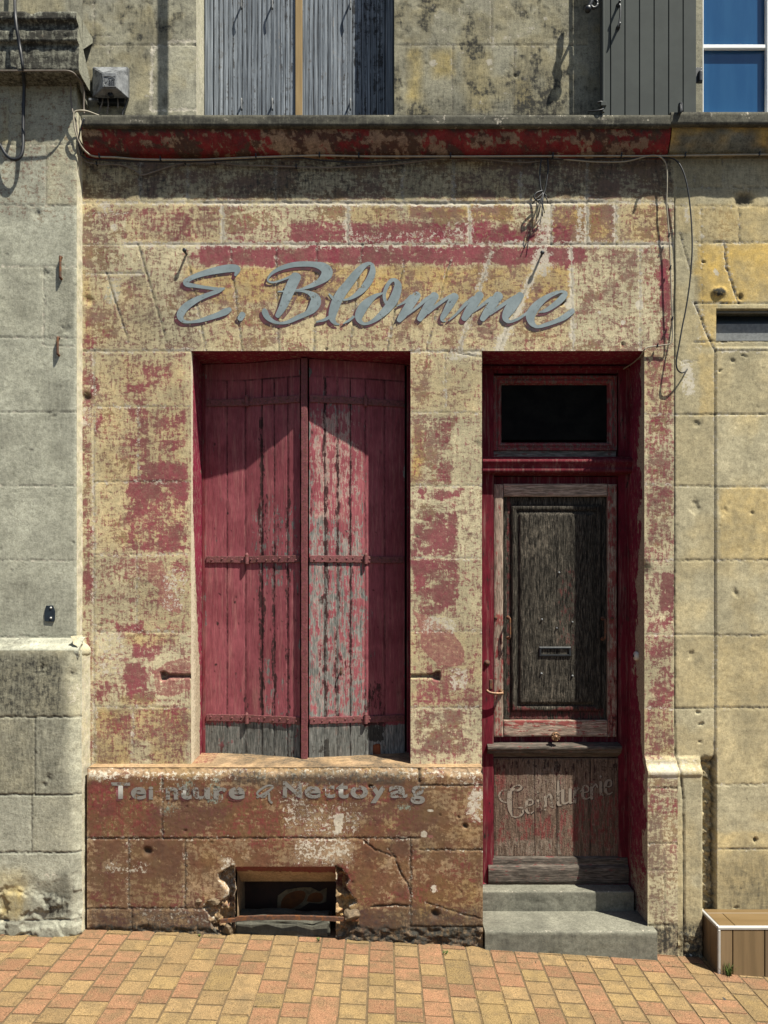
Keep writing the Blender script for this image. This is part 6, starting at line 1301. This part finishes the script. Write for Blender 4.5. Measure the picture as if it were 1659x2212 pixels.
cable([(-700, 166, -.082), (-100, 165, -.082), (40, 164, -.082), (85, 160, -.085), (115, 156, -.10), (135, 158, -.10), (148, 170, -.095), (153, 188, -.09), (153, 215, -.092), (157, 240, -.10), (164, 262, -.095), (168, 300, -.085), (176, 335, -.05), (186, 349, -.03), (215, 355, -.02), (260, 356, -.016), (290, 367, -.014), (306, 378, -.012), (330, 372, -.014), (365, 360, -.014), (400, 352, -.014), (440, 352, -.014), (475, 352, -.014), (520, 357, -.014), (600, 359, -.014), (690, 362, -.014), (760, 360, -.014), (850, 355, -.014), (930, 345, -.018), (985, 339, -.02)], .0034, 'cablegrey', 'thin sagging grey cable strung below the red frieze, drooping at its left end', [(209, 355, -.02), (400, 352, -.014), (465, 352, -.014), (640, 361, -.014)])
cable([(214, 250, -.07), (190, 241, -.09), (176, 239, -.105), (163, 241, -.112), (159, 250, -.112), (160, 268, -.108), (165, 292, -.10), (175, 315, -.085), (188, 330, -.065), (205, 338, -.052), (250, 340, -.046), (300, 344, -.044), (360, 345, -.044), (430, 345, -.044), (500, 342, -.044), (575, 339, -.044), (640, 337, -.044), (700, 336, -.044), (800, 338, -.044), (900, 338, -.044), (1000, 338, -.044), (1100, 337.5, -.044), (1250, 337, -.044), (1400, 337, -.044), (1500, 336, -.044), (1660, 334, -.044), (2000, 333, -.044), (2420, 333, -.044)], .0042, 'cablebeige', 'pale beige cable running the full length under the red frieze', [(215, 338.5, -.05), (347, 345, -.044), (553, 339, -.044), (690, 336, -.044), (775, 337, -.044), (973, 338, -.044), (1194, 337, -.044), (1342, 337, -.044), (1480, 336, -.044), (1640, 334, -.044)])
cable([(182, 256, -.112), (175, 275, -.108), (170, 300, -.095), (172, 322, -.08), (182, 340, -.05), (230, 346, -.035), (400, 350, -.03), (620, 341, -.03), (700, 347, -.03), (780, 351, -.03), (860, 347, -.03), (960, 340, -.03), (1100, 342, -.03), (1250, 344, -.03), (1400, 341, -.03), (1440, 341, -.032), (1458, 345, -.040), (1472, 362, -.046), (1483, 395, -.05), (1490, 440, -.05), (1494, 490, -.05), (1495, 545, -.05), (1490, 610, -.05), (1482, 665, -.05), (1474, 705, -.05), (1467, 745, -.05), (1461, 780, -.048), (1463, 797, -.044), (1471, 805, -.035), (1480, 803, -.018), (1485, 797, .004)], .0036, 'cableblack', 'black cable that drops down the yellow wall and loops into a white plaster patch')
cable([(1195, 341, -.02), (1150, 350, -.02), (1110, 350, -.02), (1060, 345, -.02), (1000, 340, -.02)], .0030, 'cablegrey', 'short thin grey cable sagging under the middle of the frieze')
cable([(1195, 342, -.03), (1240, 346, -.03), (1290, 350, -.03), (1350, 349, -.03), (1400, 337, -.05), (1420, 337, -.05), (1433, 345, -.045), (1440, 362, -.035), (1441, 400, -.03), (1440, 440, -.028), (1443, 480, -.026), (1447, 540, -.024), (1449, 600, -.024), (1451, 660, -.024), (1453, 710, -.024), (1450, 740, -.024), (1430, 746, -.02), (1400, 750, -.018), (1391, 757, -.015), (1383, 770, .03), (1370, 782, .10), (1358, 790, .16), (1347, 797, .20)], .0033, 'cablebeige', 'thin beige cable running down the right edge of the red front into the doorway', [(1445, 510, -.024), (1448, 580, -.024), (1452, 690, -.024), (1420, 748, -.018)])
def bundle():
    bm = bmesh.new(); q = random.Random(12)
    def add(pts, r): tube_bm(bm, crom([P(u, v, y) for u, v, y in pts], 6), r, 6)
    add([(1170, 341, -.036), (1167, 360, -.03), (1166, 385, -.03), (1168, 405, -.03), (1172, 420, -.032)], .0036); add([(1183, 342, -.036), (1184, 365, -.03), (1181, 390, -.03), (1178, 408, -.03), (1174, 420, -.032)], .0036)
    add([(1172, 412, -.032), (1160, 416, -.04), (1154, 424, -.042), (1159, 433, -.04), (1168, 430, -.035), (1173, 420, -.032)], .0042)
    for a in ((1162, 470), (1166, 485), (1158, 478), (1172, 468), (1184, 440), (1186, 428), (1150, 440), (1176, 460)): add([(1174, 416, -.034), ((1174+a[0])/2+q.uniform(-4, 4), (418+a[1])/2, -.045), (a[0], a[1], -.03+q.uniform(-.02, .01))], .0025)
    add([(1166, 440, -.03), (1160, 470, -.025), (1148, 500, -.02), (1135, 530, -.012)], .0014)
    add([(1137, 524, -.014), (1134, 531, -.012), (1131, 538, -.01)], .003)
    bmesh.ops.recalc_face_normals(bm, faces=bm.faces); o = bm_obj('cable_bundle', bm, M['cableblack'], None, True); tag(o, 'knotted bundle of cut black wires hanging above the painted sign', 'cable')
bundle()
o = fitting('shadow_pole', lambda bm: (tube_bm(bm, [(-.722, -.30, 5.02), (-.722, -.30, 5.9), (-.722, -.30, 6.6)], .0172, 14), [tube_bm(bm, [(-.722, .0, z), (-.722, -.30, z)], .012, 8) for z in (5.64, 5.70)]), M['darkiron'], None); tag(o, 'thin dark pole added out of view above the shutters to cast a shadow strip', 'shadow_pole')  # unseen pole and brackets, added to cast a shadow strip on the upper wall

# ---------------------------------------------------------------- camera, sun and sky
cam = bpy.data.cameras.new('camera'); co = bpy.data.objects.new('camera', cam); COL.objects.link(co)
co.location = (0, -D, E); co.rotation_euler = (math.radians(90), 0, 0)
cam.sensor_fit = 'VERTICAL'; cam.sensor_height = 36.0; cam.lens = 36.0*S*D/2212.0; cam.shift_y = (V0-1106)/2212.0; cam.shift_x = (829.5-U0)/2212.0; cam.clip_end = 500; cam.clip_start = .05
SC.camera = co
sl = bpy.data.lights.new('sun', 'SUN'); sl.energy = 5.0; sl.angle = math.radians(.53); sl.color = (1., .965, .85)
so = bpy.data.objects.new('sun', sl); COL.objects.link(so); so.rotation_euler = SUN.to_track_quat('-Z', 'Y').to_euler(); so.location = (4, -4, 9)
w = bpy.data.worlds.new('World'); SC.world = w; w.use_nodes = True; nt = w.node_tree; nt.nodes.clear()
sk = nt.nodes.new('ShaderNodeTexSky'); sk.sky_type = 'NISHITA'; sk.sun_disc = False; d = -SUN; sk.sun_elevation = math.asin(d.z); sk.sun_rotation = math.atan2(d.x, d.y)
bg = nt.nodes.new('ShaderNodeBackground'); bg.inputs[1].default_value = .05; ou = nt.nodes.new('ShaderNodeOutputWorld')
nt.links.new(sk.outputs[0], bg.inputs[0]); nt.links.new(bg.outputs[0], ou.inputs[0])
vs_ = SC.view_settings; vs_.view_transform = 'Standard'; vs_.look = 'None'; vs_.exposure = 1.11; vs_.gamma = 1.0; vs_.use_curve_mapping = False
